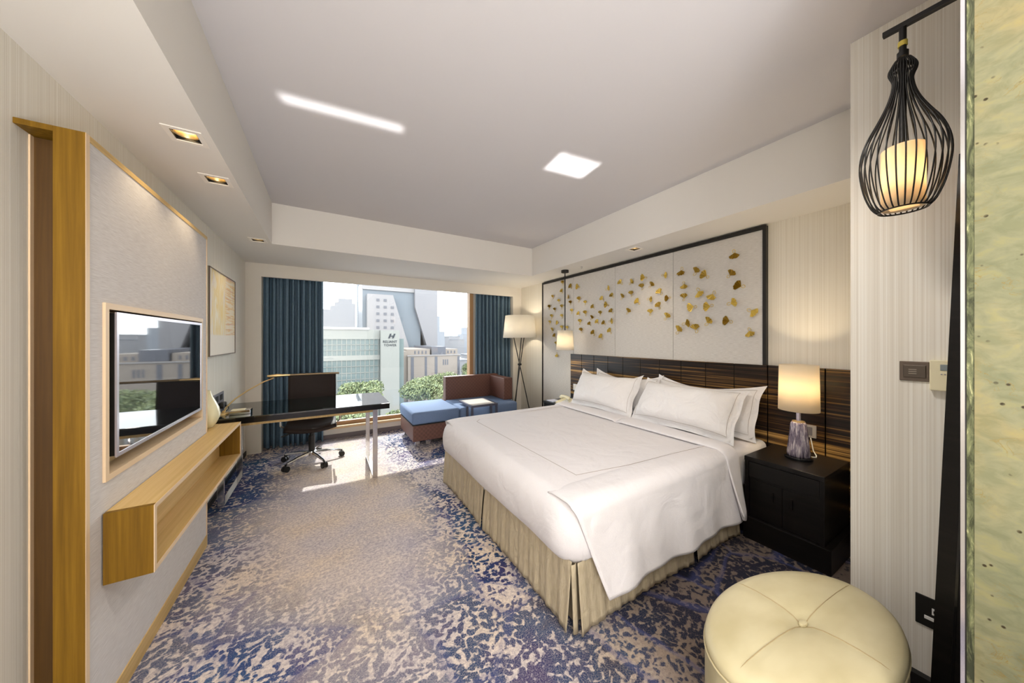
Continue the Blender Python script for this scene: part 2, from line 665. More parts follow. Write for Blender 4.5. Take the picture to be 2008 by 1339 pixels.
struct('baseboard_back', B(-.68, 2.88, 5.035, 5.05, 0, .055), mat('taupe_baseboard', (.16, .13, .13), .5))
struct('baseboard_right', B(1.99, 2.018, YF, .442, 0, .07), 'black')
struct('baseboard_left', B(XL, XL + .012, 2.9, YB, 0, .05), 'dark_wood')
struct('trim_1', B(XSL, XSR, YS, YB + .3, ZS, ZC), 'soffit')
# left and right bulkheads with square holes for the downlights
def plate(bm, x0, x1, y0, y1, z0, z1, holes):
    xs = sorted({x0, x1, *[v for h_ in holes for v in h_[:2]]})
    ys = sorted({y0, y1, *[v for h_ in holes for v in h_[2:]]})
    for a, b in zip(xs, xs[1:]):
        for c_, d in zip(ys, ys[1:]):
            if any(h_[0] <= a and b <= h_[1] and h_[2] <= c_ and d <= h_[3] for h_ in holes):
                continue
            box(bm, a, b, c_, d, z0, z1)
DL = [(-.548, 1.985), (-.548, 2.445), (-.548, 3.725)]
DR = [(2.715, 2.13)]
hs = .045
bm = bm_new()
plate(bm, XL, XSL, YF, YB + .3, ZS, ZS + .012, [(x - hs, x + hs, y - hs, y + hs) for x, y in DL])
box(bm, XSL - .012, XSL, YF, YB + .3, ZS + .012, ZC)
bmesh.ops.remove_doubles(bm, verts=bm.verts[:], dist=1e-5)
struct('trim_2', bm, 'soffit')
bm = bm_new()
plate(bm, XSR, XR, .442, YB + .3, ZS, ZS + .012, [(x - hs, x + hs, y - hs, y + hs) for x, y in DR])
box(bm, XSR, XSR + .012, .442, YB + .3, ZS + .012, ZC)
struct('trim_3', bm, 'soffit')
# the ledge of the facade above the window, outside
struct('trim_4', B(-6, 8, 5.2, 5.99, 2.45, 2.75), 'plain_wall')

# window
win = B(-.55, 2.12, 5.085, 5.095, .22, 2.34)
wo = struct('window_1', win, 'window_glass')
wf = mat('window_frame_wood', (.42, .24, .11), .45)
wl = mat('window_ledge_wood', (.62, .42, .22), .45)
obj('sill', B(-.03, 2.19, 4.985, 5.08, .14, .175, .004), wl, wo)
obj('bottom_rail', B(-.55, 2.19, 5.06, 5.12, .175, .225, .004), wf, wo)
obj('jamb', B(2.12, 2.19, 5.02, 5.14, .175, 2.36, .004), wf, wo)
obj('head_rail', B(-.55, 2.19, 5.06, 5.12, 2.30, 2.36), wf, wo)
obj('jamb', B(-.58, -.53, 5.06, 5.12, .175, 2.36), wf, wo)

# ------------------------------------------------------------------ recessed downlights
def downlight(x, y, label, big):
    t = thing('downlight', label, 'downlight', (x, y, ZS), 'square recessed downlights')
    bm = bm_new()
    e = hs
    f_ = hs + .02
    for (a, b, c_, d) in ((-f_, f_, -f_, -e), (-f_, f_, e, f_), (-f_, -e, -e, e), (e, f_, -e, e)):
        box(bm, x + a, x + b, y + c_, y + d, ZS - .004, ZS)
    obj('trim_frame', bm, 'white_frame', t)
    bm = bm_new()
    for (a, b, c_, d) in ((-e, -e + .003, -e, e), (e - .003, e, -e, e), (-e, e, -e, -e + .003), (-e, e, e - .003, e)):
        box(bm, x + a, x + b, y + c_, y + d, ZS, ZS + .085)
    box(bm, x - e, x + e, y - e, y + e, ZS + .085, ZS + .09)
    obj('housing', bm, 'black', t)
    bm = bm_new()
    lathe(bm, [(.043, ZS + .008), (.041, ZS + .014), (.034, ZS + .034), (.028, ZS + .05)], x, y, 24, False)
    obj('reflector', bm, 'brass', t, smooth=True, solid=.001)
    bm = bm_new()
    lathe(bm, [(.001, ZS + .024), (.020, ZS + .027), (.029, ZS + .036), (.026, ZS + .05)], x, y, 20)
    obj('bulb', bm, 'bulb', t, smooth=True)
    d = bpy.data.lights.new('downlight_spot', 'SPOT')
    d.energy = 7
    d.color = (1, .78, .5)
    d.spot_size = math.radians(95)
    d.spot_blend = .8
    d.shadow_soft_size = .02
    so = bpy.data.objects.new('downlight_spot', d)
    COL.objects.link(so)
    so.parent = t
    so.location = (0, 0, .015)
DLAB = ['recessed square downlight nearest the oak wall panel corner, largest in the left soffit',
        'middle recessed square downlight of three in the left soffit',
        'small recessed square downlight in the soffit corner near the teal curtain']
for (x, y), l_ in zip(DL, DLAB):
    downlight(x, y, l_, 1)
downlight(*DR[0], 'recessed square downlight in the soffit above the gold leaf panel', 1)

# small sprinkler head by the pendant canopy
bm = bm_new()
lathe(bm, [(.004, ZS - .022), (.012, ZS - .020), (.004, ZS - .016), (.005, ZS - .006), (.014, ZS - .004), (.014, ZS)], 2.80, 3.0, 12)
tag(obj('sprinkler', bm, 'chrome', smooth=True), 'tiny ceiling sprinkler head beside the black pendant canopy', 'sprinkler')
# ------------------------------------------------------------------ TV wall panel (left)
XP = -.686
Y0, Y1, ZP = 1.614, 2.855, 2.065
t = thing('wall_panel', 'tall oak-framed wall panel of grey woven fabric holding the television', 'wall panel', (XP, 2.2, 0))
obj('side_post', B(-.754, XP, Y0, Y0 + .02, 0, ZP, .001), 'oak', t)
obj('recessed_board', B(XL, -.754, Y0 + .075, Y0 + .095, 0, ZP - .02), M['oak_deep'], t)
obj('top_cap', B(XL, -.754, Y0, Y1, ZP - .018, ZP, .001), 'oak', t)
obj('back_strip', B(XL, XL + .004, Y0 + .06, Y0 + .075, 0, ZP - .02), 'oak_light', t)
bm = bm_new()
box(bm, -.754, XP, Y0 + .02, Y1, ZP - .02, ZP)
obj('top_rail', bm, 'oak_h', t)
obj('end_rail', B(-.754, XP, Y1 - .012, Y1, 0, ZP - .02), 'oak_light', t)
obj('edge_strip', B(XP, XP + .001, Y0, Y0 + .02, 0, ZP), 'oak_light', t)
obj('base_board', B(-.754, XP + .001, Y0 + .02, Y1 - .012, 0, .075), 'oak_h', t)
# fabric with the niche cut out: four pieces around the frame
NY0, NY1, NZ0, NZ1 = 1.713, 2.749, .866, 1.512
bm = bm_new()
xs0, xs1 = -.745, XP - .003
for (a, b, c_, d) in ((Y0 + .02, NY0, .075, ZP - .02), (NY1, Y1 - .012, .075, ZP - .02), (NY0, NY1, .075, NZ0), (NY0, NY1, NZ1, ZP - .02)):
    box(bm, xs0, xs1, a, b, c_, d)
obj('fabric_panel', bm, 'panel_fabric', t)
bm = bm_new()
fw = .022
for (a, b, c_, d) in ((NY0, NY1, NZ1 - fw, NZ1), (NY0, NY1, NZ0, NZ0 + fw), (NY0, NY0 + fw, NZ0 + fw, NZ1 - fw), (NY1 - fw, NY1, NZ0 + fw, NZ1 - fw)):
    box(bm, -.75, XP + .005, a, b, c_, d)
obj('niche_frame', bm, 'oak_light', t)
obj('niche_back', B(-.79, -.75, NY0, NY1, NZ0, NZ1), 'oak_h', t)

# television
TY0, TY1, TZ0, TZ1 = 1.776, 2.714, .936, 1.482
t = thing('television', 'flat black-framed television set in the niche, mirroring the window', 'television', (-.70, 2.245, TZ0))
obj('case', B(-.735, -.683, TY0 + .004, TY1 - .004, TZ0 + .004, TZ1 - .004, .004), 'black', t)
bm = bm_new()
bz = .014
for (a, b, c_, d) in ((TY0, TY1, TZ1 - bz, TZ1), (TY0, TY1, TZ0, TZ0 + bz), (TY0, TY0 + bz, TZ0 + bz, TZ1 - bz), (TY1 - bz, TY1, TZ0 + bz, TZ1 - bz)):
    box(bm, -.684, -.678, a, b, c_, d)
obj('bezel', bm, mat('silver_bezel', (.55, .52, .56), .3, .7), t)
obj('screen', B(-.684, -.6805, TY0 + bz, TY1 - bz, TZ0 + bz, TZ1 - bz), 'screen', t)
obj('wall_mount', B(-.75, -.735, 2.0, 2.5, 1.05, 1.35), 'black', t)

# floating shelf
SX, SY0, SY1, SZ0, SZ1 = -.559, 1.707, 3.10, .502, .757
t = thing('wall_shelf', 'long open oak shelf box jutting out below the television', 'shelf', (-.62, 2.4, SZ0))
obj('top_board', B(XP + .001, SX, SY0 + .018, SY1 - .018, SZ1 - .018, SZ1), 'oak_h', t)
obj('bottom_board', B(XP + .001, SX, SY0 + .018, SY1 - .018, SZ0, SZ0 + .018), 'oak_h', t)
obj('end_board', B(XP + .001, SX, SY0 - .001, SY0 + .018, SZ0, SZ1), 'oak', t)
obj('end_board', B(XP + .001, SX, SY1 - .018, SY1 + .001, SZ0, SZ1), 'oak', t)
obj('back_board', B(XP + .001, XP + .010, SY0 + .018, SY1 - .018, SZ0 + .018, SZ1 - .018), 'oak_h', t)
obj('rear_box', B(XL + .001, XP, Y1 + .002, SY1, SZ0, SZ1), 'oak_h', t)
bm = bm_new()
for (a, b, c_, d) in ((SY0 - .001, SY1 + .001, SZ1 - .018, SZ1), (SY0 - .001, SY1 + .001, SZ0, SZ0 + .018), (SY0 - .001, SY0 + .018, SZ0 + .018, SZ1 - .018), (SY1 - .018, SY1 + .001, SZ0 + .018, SZ1 - .018)):
    box(bm, SX, SX + .002, a, b, c_, d)
obj('front_edging', bm, 'oak_light', t)

# vase
bm = bm_new()
vx, vy = -.725, 3.0
prof = [(.030, SZ1), (.036, SZ1 + .004), (.052, SZ1 + .03), (.069, SZ1 + .07), (.073, SZ1 + .10), (.066, SZ1 + .14), (.05, SZ1 + .18), (.034, SZ1 + .215), (.024, SZ1 + .245), (.022, SZ1 + .262), (.018, SZ1 + .262), (.018, SZ1 + .22)]
lathe(bm, prof, vx, vy, 36)
m = mat('pale_yellow_glaze', (.76, .74, .52), .25, coat=.3)
tag(obj('vase', bm, m, smooth=True), 'egg-shaped pale yellow vase on the far end of the oak shelf', 'vase')

# framed picture
t = thing('framed_picture', 'abstract yellow and pink painting in a thin pale frame on the left wall', 'picture', (XL, 3.82, 1.24))
py0, py1, pz0, pz1 = 3.37, 4.19, 1.24, 1.965
obj('backing', B(XL, XL + .028, py0, py1, pz0, pz1), mat('sage_frame_side', (.45, .44, .32), .6), t)
bm = bm_new()
for (a, b, c_, d) in ((py0, py1, pz1 - .008, pz1), (py0, py1, pz0, pz0 + .008), (py0, py0 + .008, pz0 + .008, pz1 - .008), (py1 - .008, py1, pz0 + .008, pz1 - .008)):
    box(bm, XL + .028, XL + .036, a, b, c_, d)
obj('frame', bm, mat('bronze_frame', (.16, .12, .09), .5), t)
m = mat('abstract_painting', (.8, .7, .5), .6)
h = N(m)
mp = h.coords((1, 6, 1.2))
a = h.noise(mp, 2.2, 4, .6, .8)
r = h.ramp(a, 0, [(.28, (.62, .52, .60)), (.42, (.80, .74, .62)), (.54, (.80, .62, .25)), (.68, (.84, .78, .62))])
mp2 = h.coords((1, 3, 60))
b = h.noise(mp2, 1.0, 2, .5, .4)
rb = h.ramp(b, 0, [(.45, (.78, .70, .58)), (.55, (.74, .45, .14)), (.66, (.60, .30, .28))])
tcx = h.n('ShaderNodeTexCoord')
sx_ = h.n('ShaderNodeSeparateXYZ')
h.l(tcx, 'Object', sx_, 0)
ry = h.ramp(sx_, 1, [(.0, (0, 0, 0)), (.06, (.75, .75, .75)), (.3, (.6, .6, .6))])
c = h.mix((ry, 0), (r, 0), (rb, 0))
rz = h.ramp(sx_, 2, [(.17, (1, 1, 1)), (.185, (0, 0, 0))])
h.color(h.mix((rz, 0), c, (.80, .74, .64)))
o = obj('canvas', B(XL + .028, XL + .031, py0 + .008, py1 - .008, pz0 + .008, pz1 - .008), m, t)

# wall outlet by the desk
t = thing('wall_outlet', 'grey metal wall socket plate above the left end of the desk', 'socket', (XL, 3.75, .72))
obj('plate', B(XL, XL + .008, 3.60, 3.90, .735, .90, .002), 'grey_metal', t)
obj('socket_face', B(XL + .008, XL + .010, 3.64, 3.72, .83, .88), 'black', t)
obj('socket_face', B(XL + .008, XL + .010, 3.77, 3.85, .83, .88), 'black', t)
bm = B(XL + .010, XL + .05, 3.70, 3.80, .765, .815, .008)
t2 = thing('power_plug', 'black power plug with a cord pushed into the grey socket plate', 'plug', (XL + .03, 3.75, .76))
obj('plug_body', bm, 'black', t2, smooth=True)
bm = bm_new()
tube(bm, [(XL + .05, 3.74, .785), (XL + .075, 3.73, .775), (XL + .08, 3.71, .758), (XL + .075, 3.66, .752)], .004, 6)
obj('cord', bm, 'black', t2, smooth=True)

# ------------------------------------------------------------------ desk
DX0, DX1, DY0, DY1, DZ = -.825, .551, 3.35, 4.10, .742
t = thing('desk', 'long desk with a black glass top and chrome loop legs', 'desk', (-.15, 3.7, 0))
obj('top', B(DX0, DX1, DY0, DY1, DZ - .012, DZ, .002), 'desk_glass', t)
obj('slab', B(DX0, DX1 - .002, DY0 + .003, DY1 - .003, DZ - .055, DZ - .012), 'black_gloss', t)
obj('apron', B(DX0, DX1 - .10, DY0 + .10, DY1 - .10, DZ - .095, DZ - .055), 'oak_h', t)
def loop_leg(x):
    bm = bm_new()
    y0, y1 = 3.40, 4.05
    wv_ = .022
    obj('leg', B(x - wv_, x + wv_, y0 - .012, y0 + .012, 0, DZ - .055, .002), 'chrome', t)
    obj('leg', B(x - wv_, x + wv_, y1 - .012, y1 + .012, 0, DZ - .055, .002), 'chrome', t)
    obj('foot_bar', B(x - wv_, x + wv_, y0 + .012, y1 - .012, 0, .024, .002), 'chrome', t)
loop_leg(-.735)
loop_leg(.42)

# desk lamp
t = thing('desk_lamp', 'slim brass arched desk lamp with a long bar head over the desk', 'desk lamp', (-.70, 3.62, DZ))
bm = bm_new()
lathe(bm, [(.055, DZ), (.055, DZ + .008), (.05, DZ + .012), (.008, DZ + .014), (.008, DZ + .03)], -.755, 3.56, 28)
obj('base', bm, 'brass', t, smooth=True)
bm = bm_new()
ys_ = 3.56
tube(bm, [(-.755, ys_, DZ + .01), (-.735, ys_, .80), (-.682, ys_ + .02, .862), (-.60, ys_ + .06, .925), (-.50, ys_ + .12, .985), (-.43, ys_ + .16, 1.012)], .006, 8)
obj('arm', bm, 'brass', t, smooth=True)
bm = bm_new()
tube(bm, [(-.475, 3.70, 1.034), (-.40, 3.70, 1.036), (-.36, 3.70, 1.036), (-.30, 3.70, 1.036)], .012, 10, taper=[.010, .016, .012, .009])
obj('joint', bm, 'brass', t, smooth=True)
bm = bm_new()
tube(bm, [(-.30, 3.70, 1.036), (.02, 3.70, 1.035), (.115, 3.70, 1.034)], .010, 10)
obj('bar_head', bm, mat('bronze_bar', (.23, .17, .10), .4, .8), t, smooth=True)
# tray with cards on the desk
t = thing('desk_tray', 'small chrome box tray on the left end of the black desk', 'tray', (-.60, 3.60, DZ))
obj('tray_box', B(-.70, -.56, 3.46, 3.56, DZ, DZ + .035, .003), 'chrome', t)
obj('cards', B(-.69, -.60, 3.475, 3.545, DZ + .035, DZ + .039), 'cream_plastic', t)

# ------------------------------------------------------------------ office chair
cx, cyy = -.14, 4.21
t = thing('office_chair', 'black swivel office chair with a chrome star base behind the desk', 'office chair', (cx, cyy, 0))
leather = mat('black_chair_leather', (.020, .012, .010), .6, spec=.25)
bm = bm_new()
def seatf(u, v):
    x = cx - .235 + .47 * u
    y = cyy - .26 + .52 * v
    e = (2 * u - 1)
    z = .435 + .035 * e * e - .02 * math.sin(PI * v) + .02 * (1 - v) * 0
    if v < .12:
        z -= (.12 - v) * .3
    return (x, y, z)
grid(bm, 14, 14, seatf)
obj('seat', bm, leather, t, smooth=True, solid=.03)
bm = bm_new()
def backf(u, v):
    x = cx - .243 + .486 * u
    e = 2 * u - 1
    y = cyy + .30 + .05 * v - .035 * e * e
    z = .47 + .50 * v
    return (x, y, z)
grid(bm, 12, 14, backf)
obj('backrest', bm, leather, t, smooth=True, solid=.022)
for s in (-1, 1):
    bm = bm_new()
    tube(bm, [(cx + s * .25, cyy - .10, .44), (cx + s * .275, cyy - .10, .46), (cx + s * .28, cyy - .1, .55), (cx + s * .28, cyy - .08, .625), (cx + s * .28, cyy + .08, .63), (cx + s * .275, cyy + .27, .60)], .010, 8)
    obj('armrest_frame', bm, 'chrome', t, smooth=True)
bm = bm_new()
box(bm, cx - .09, cx + .09, cyy - .12, cyy + .12, .385, .415, .008)
tube(bm, [(cx, cyy + .10, .40), (cx, cyy + .28, .42), (cx, cyy + .335, .52)], .02, 8)
obj('tilt_mechanism', bm, 'black', t, smooth=True)
bm = bm_new()
tube(bm, [(cx - .02, cyy, .395), (cx - .14, cyy - .06, .375), (cx - .27, cyy - .1, .345)], .007, 8)
obj('lever', bm, 'black', t, smooth=True)
bm = bm_new()
lathe(bm, [(.032, .11), (.032, .30), (.024, .30), (.024, .39)], cx, cyy, 20)
obj('gas_column', bm, 'black', t, smooth=True)
star = obj('star_base', lathe(bm_new(), [(.05, .075), (.052, .09), (.045, .125), (.034, .13)], cx, cyy, 24), 'chrome', t, smooth=True)
for k in range(5):
    a = math.radians(-66 + 72 * k)
    dxy = Vector((math.cos(a), math.sin(a), 0))
    p0 = Vector((cx, cyy, .105)) + dxy * .03
    p1 = Vector((cx, cyy, .078)) + dxy * .29
    bm = bm_new()
    tube(bm, [p0, (p0 + p1) / 2 + Vector((0, 0, .006)), p1], .018, 8, taper=[.022, .018, .013])
    obj('base_arm', bm, 'chrome', star, smooth=True)
    q = Vector((cx, cyy, 0)) + dxy * .30
    side = Vector((-dxy.y, dxy.x, 0))
    bm = bm_new()
    for s in (-1, 1):
        c0 = q + side * .008 * s + Vector((0, 0, .03))
        tube(bm, [c0 - side * s * .0, c0 + side * s * .018], .03, 16)
    tube(bm, [q + Vector((0, 0, .05)), q + Vector((0, 0, .08))], .008, 8)
    obj('caster', bm, 'black', t, smooth=True)

# ------------------------------------------------------------------ curtains
def curtain(name, label, x0, x1, npl, seed):
    rnd = random.Random(seed)
    t = thing(name, label, 'curtain', ((x0 + x1) / 2, 4.95, 0), 'teal curtains at the window')
    ph = [rnd.uniform(0, 6.28) for _ in range(6)]
    amp = [rnd.uniform(.6, 1.0) for _ in range(npl + 2)]
    def f(u, v):
        uu = u + .012 * math.sin(9 * u + ph[0]) + .01 * math.sin(3.1 * v + 20 * u + ph[1]) * (1 - v)
        k = uu * npl
        a = amp[int(min(max(k, 0), npl))]
        q = math.sin(2 * PI * k + .5 * math.sin(5 * v + ph[2] + 7 * u) * (1 - v))
        d = .072 * a * (math.copysign(abs(q) ** .75, q)) * (1 - .4 * v)
        d += .007 * math.sin(2 * PI * k * 2.3 + ph[3])
        x = x0 + (x1 - x0) * u - .0062 * math.sin(4 * PI * k) * (1 - .3 * v)
        return (min(max(x, x0), x1), 4.945 + d, .02 + 2.19 * v + .004 * math.sin(17 * u))
    bm = bm_new()
    grid(bm, npl * 14, 16, f)
    obj('drape', bm, 'curtain', t, smooth=True, solid=.003, auto=False)
    bm = B(x0, x1, 4.935, 4.975, 2.225, 2.25)
    obj('curtain_rail', bm, 'white_frame', t)
curtain('curtain', 'wide teal blue pleated curtain left of the window, behind the desk', -.675, -.035, 10, 3)
curtain('curtain', 'narrow teal blue pleated curtain right of the window, behind the sofa', 2.20, 2.875, 9, 5)

# ------------------------------------------------------------------ corner sofa
t = thing('corner_sofa', 'low brown woven leather corner sofa with blue cushions under the window', 'sofa', (1.7, 4.4, 0))
obj('base', B(.94, 2.48, 4.035, 4.80, .085, .292, .006), 'weave', t)
obj('seat_cushion', B(.925, 1.56, 4.022, 4.80, .294, .455, .035, 4), 'sofa_blue', t, smooth=True)
obj('seat_cushion', B(1.565, 2.475, 4.022, 4.70, .294, .45, .035, 4), 'sofa_blue', t, smooth=True)
obj('backrest', B(1.585, 2.50, 4.70, 4.82, .292, .80, .008), 'weave', t)
obj('armrest', B(2.345, 2.495, 4.215, 4.70, .452, .785, .008), 'weave', t)
obj('piping', B(.93, 2.478, 4.025, 4.79, .288, .296), 'black', t)
for x, y in ((1.0, 4.09), (1.0, 4.72), (2.4, 4.09), (2.4, 4.72), (1.15, 4.13)):
    obj('leg', B(x - .03, x + .03, y - .03, y + .03, 0, .085, .003), 'chrome', t)

# side table
t = thing('side_table', 'small dark side table with a white glass top overlapping the sofa seat', 'side table', (1.83, 3.95, 0))
tf = mat('slate_metal', (.085, .085, .12), .35, .4)
bm = bm_new()
for (a, b, c_, d) in ((1.64, 2.03, 3.82, 3.85), (1.64, 2.03, 4.255, 4.285), (1.64, 1.67, 3.85, 4.255), (2.0, 2.03, 3.85, 4.255)):
    box(bm, a, b, c_, d, .478, .503)
obj('top_frame', bm, tf, t)
obj('glass_top', B(1.67, 2.0, 3.85, 4.255, .486, .503), mat('white_back_painted_glass', (.72, .70, .66), .08), t)
for x in (1.655, 2.015):
    for y in (3.835, 4.0):
        obj('leg', B(x - .013, x + .013, y - .013, y + .013, 0, .478), tf, t)

# ------------------------------------------------------------------ floor lamp
fx, fy = 2.735, 4.385
t = thing('floor_lamp', 'floor lamp with a broad ivory drum shade on three crossed black legs', 'floor lamp', (fx, fy, 0))
bm = bm_new()
lathe(bm, [(.272, 1.405), (.235, 1.765)], fx, fy, 48, False)
obj('shade', bm, 'shade_white', t, smooth=True, solid=.004)
jz = 1.0
for k, (a, tw) in enumerate(((200, 1), (335, 1), (85, 1))):
    a = math.radians(a)
    lo = Vector((fx + .21 * math.cos(a), fy + .21 * math.sin(a), 0))
    mid = Vector((fx, fy, .97)) + Vector((math.cos(a + PI / 2), math.sin(a + PI / 2), 0)) * .012
    hi = lo + (mid - lo) * (1.46 / .97)
    bm = bm_new()
    tube(bm, [lo, mid, hi], .008, 8)
    obj('leg', bm, 'black', t, smooth=True)
bm = bm_new()
lathe(bm, [(.03, .955), (.034, .97), (.03, .985)], fx, fy, 16)
obj('leg_clamp', bm, 'black', t, smooth=True)
bm = bm_new()
for k in range(3):
    a = 2 * PI * k / 3
    tube(bm, [(fx, fy, 1.46), (fx + .26 * math.cos(a), fy + .26 * math.sin(a), 1.46)], .004, 6)
tube(bm, [(fx, fy, 1.44), (fx, fy, 1.56)], .018, 10)
obj('shade_carrier', bm, 'black', t, smooth=True)
lamp('floor_lamp_light', (fx, fy, 1.60), 6, (1, .85, .64), .04, t)

# ------------------------------------------------------------------ pendant by the window side of the bed
px_, py_ = 2.755, 3.27
t = thing('pendant_lamp', 'ivory drum pendant lamp on a black rod over the far nightstand', 'pendant lamp', (px_, py_, ZS))
bm = bm_new()
lathe(bm, [(.05, ZS - .03), (.05, ZS)], px_, py_, 24)
obj('canopy', bm, 'black', t, smooth=True)
bm = bm_new()
tube(bm, [(px_, py_, ZS - .03), (px_, py_, 1.50)], .007, 8)
obj('rod', bm, 'black', t, smooth=True)
bm = bm_new()
lathe(bm, [(.116, 1.237), (.098, 1.498)], px_, py_, 40, False)
o = obj('shade', bm, 'shade_white', t, smooth=True, solid=.003)
bm = bm_new()
lathe(bm, [(.012, 1.42), (.012, 1.50)], px_, py_, 12)
for k in range(3):
    a = 2 * PI * k / 3
    tube(bm, [(px_, py_, 1.495), (px_ + .098 * math.cos(a), py_ + .098 * math.sin(a), 1.495)], .002, 6)
obj('socket_holder', bm, 'black', t, smooth=True)
lamp('pendant_light', (px_, py_, 1.36), 2.6, (1, .76, .45), .03, t)

# ------------------------------------------------------------------ gold leaf wall panel above the bed
AX = 3.02
t = thing('leaf_panel', 'wide silver fabric wall panel with gold ginkgo leaves above the headboard', 'wall art', (AX, 2.6, 0))
seams = [1.15, 1.912, 2.655, 3.401, 4.127]
for a, b in zip(seams, seams[1:]):
    obj('fabric_panel', B(AX, XR - .001, a + .002, b - .002, .01, 2.262, .003, 1), 'art_fabric', t)
obj('frame_top', B(AX - .012, XR - .001, 1.128, 4.14, 2.262, 2.290), 'black', t)
obj('frame_side', B(AX - .012, XR - .001, 1.128, 1.15, .01, 2.262), 'black', t)
obj('frame_side', B(AX - .012, XR - .001, 4.127, 4.14, .01, 2.262), 'black', t)
LEAVES = [(1.35, 2.11, 270), (1.82, 2.05, 270), (1.68, 2.02, 50), (1.59, 1.97, 150), (1.79, 1.91, 270), (1.38, 1.94, 50), (1.31, 1.83, 150), (1.65, 1.82, 300), (1.53, 1.78, 250), (1.79, 1.79, 90), (1.71, 1.69, 190), (1.56, 1.68, 180), (1.37, 1.69, 20), (1.22, 1.61, 320), (1.77, 1.53, 15), (1.57, 1.54, 45), (1.4, 1.54, 170), (1.85, 1.47, 50), (1.68, 1.48, 95), (1.24, 1.44, 290), (2.56, 2.05, 130), (2.41, 2.03, 40), (2.24, 2.06, 175), (2.0, 2.04, 0), (2.27, 1.96, 90), (2.15, 1.96, 50), (2.05, 1.87, 120), (2.54, 1.88, 50), (2.41, 1.9, 90), (2.32, 1.8, 140), (2.17, 1.81, 0), (1.96, 1.8, 175), (2.06, 1.73, 120), (2.45, 1.7, 60), (2.16, 1.67, 90), (1.97, 1.61, 60), (2.76, 2.01, 10), (2.69, 1.91, 120), (2.77, 1.81, 170), (2.7, 1.72, 120), (3.29, 2.11, 170), (2.85, 1.89, 130), (3.27, 1.93, 90), (3.15, 1.87, 90), (3.01, 1.8, 130), (3.28, 1.73, 130), (3.15, 1.73, 90), (2.88, 1.71, 90), (3.03, 1.66, 60), (3.07, 1.58, 120), (2.93, 1.6, 130), (2.82, 1.58, 130), (2.71, 1.6, 10), (3.25, 1.62, 90), (3.23, 1.5, 90), (3.0, 1.46, 130), (2.72, 1.48, 130), (2.86, 1.41, 130), (3.62, 2.21, 90), (3.44, 2.13, 130), (3.64, 2.09, 120), (3.86, 2.03, 80), (3.71, 1.95, 90), (3.51, 1.99, 10), (3.45, 1.9, 90), (3.94, 1.88, 90), (3.81, 1.83, 90), (3.64, 1.86, 90), (3.42, 1.78, 90), (3.88, 1.73, 90), (3.64, 1.72, 90), (3.93, 1.64, 80), (3.74, 1.63, 170), (3.64, 1.55, 90), (3.52, 1.54, 90), (3.87, 1.52, 70), (3.81, 1.43, 130), (3.77, 1.31, 90), (3.76, 1.15, 270)]
# leaf built in its own frame: fan opens along +z, x is out of the wall (negative = into the room)
def leaf_mesh():
    bm = bm_new()
    n = 10
    hub = bm.verts.new((-.012, 0, -.012))
    prev = None
    rows = []
    for k in range(n + 1):
        a = math.radians(-58 + 116 * k / n)
        rr_ = .062 * (1 - .12 * (k in (0, n)) + .05 * math.sin(k * 2.6)) * (.9 if k == n // 2 else 1)
        fl = .004 * (-1) ** k
        v1 = bm.verts.new((-.018 + fl * .5, .55 * rr_ * math.sin(a), -.012 + .55 * rr_ * math.cos(a)))
        v2 = bm.verts.new((-.026 + fl, rr_ * math.sin(a), -.012 + rr_ * math.cos(a)))
        rows.append((v1, v2))
    for a_, b_ in zip(rows, rows[1:]):
        bm.faces.new((hub, a_[0], b_[0]))
        bm.faces.new((a_[0], a_[1], b_[1], b_[0]))
    me = bpy.data.meshes.new('ginkgo_leaf')
    bmesh.ops.solidify(bm, geom=bm.faces[:], thickness=.0015)
    bm.to_mesh(me)
    bm.free()
    me.materials.append(M['gold'])
    return me
def stem_mesh():
    bm = bm_new()
    pts = []
    for k in range(15):
        a = k / 14 * 1.55 * PI
        r_ = .017
        pts.append((-.010 - .006 * math.sin(a), -.006 + r_ * (1 - math.cos(a)) * .8, -.016 - .012 - r_ * math.sin(a) * 1.0))
    pts = [(-.013, 0, -.008), (-.012, -.003, -.018)] + pts
    tube(bm, pts, .0022, 5)
    me = bpy.data.meshes.new('leaf_stem')
    bm.to_mesh(me)
    bm.free()
    me.materials.append(M['gold'])
    return me
LM, SM = leaf_mesh(), stem_mesh()
rnd = random.Random(11)
for (y, z, a) in LEAVES:
    lo = bpy.data.objects.new('ginkgo_leaf', LM)
    COL.objects.link(lo)
    lo.parent = t
    lo.location = (AX - .001, y, z) - Vector(t.location) if False else Vector((AX - .001, y, z)) - t.location
    # picture angle a: 0 = towards -Y, 90 = up
    th = math.radians(a)
    dirv = Vector((0, -math.cos(th), math.sin(th)))
    rot = math.atan2(-dirv.y, dirv.z)
    lo.rotation_euler = (rot, 0, 0)
    s_ = rnd.uniform(.70, .86) * (1.12 if y < 1.95 else 1.0)
    lo.scale = (s_, s_ * rnd.choice((1, -1)), s_)
    st_ = bpy.data.objects.new('stem', SM)
    COL.objects.link(st_)
    st_.parent = lo

# ------------------------------------------------------------------ headboard
HX = 3.0
t = thing('headboard', 'wide macassar ebony headboard of upright boards behind the bed', 'headboard', (HX, 2.0, 0))
gr = [3.443, 3.215, 2.987, 2.751, 2.521, 2.284, 2.053, 1.818, 1.585, 1.351, 1.114, .78, .443]
for k, (a, b) in enumerate(zip(gr, gr[1:])):
    obj('panel', B(HX, AX - .013, b + .003, a - .003, .02, 1.174, .002, 1), 'ebony', t)
obj('backing', B(AX - .013, AX - .0125, .443, 3.443, .02, 1.172), 'black', t)
obj('backing', B(AX - .013, XR - .001, .443, 1.127, .02, 1.174), 'black', t)

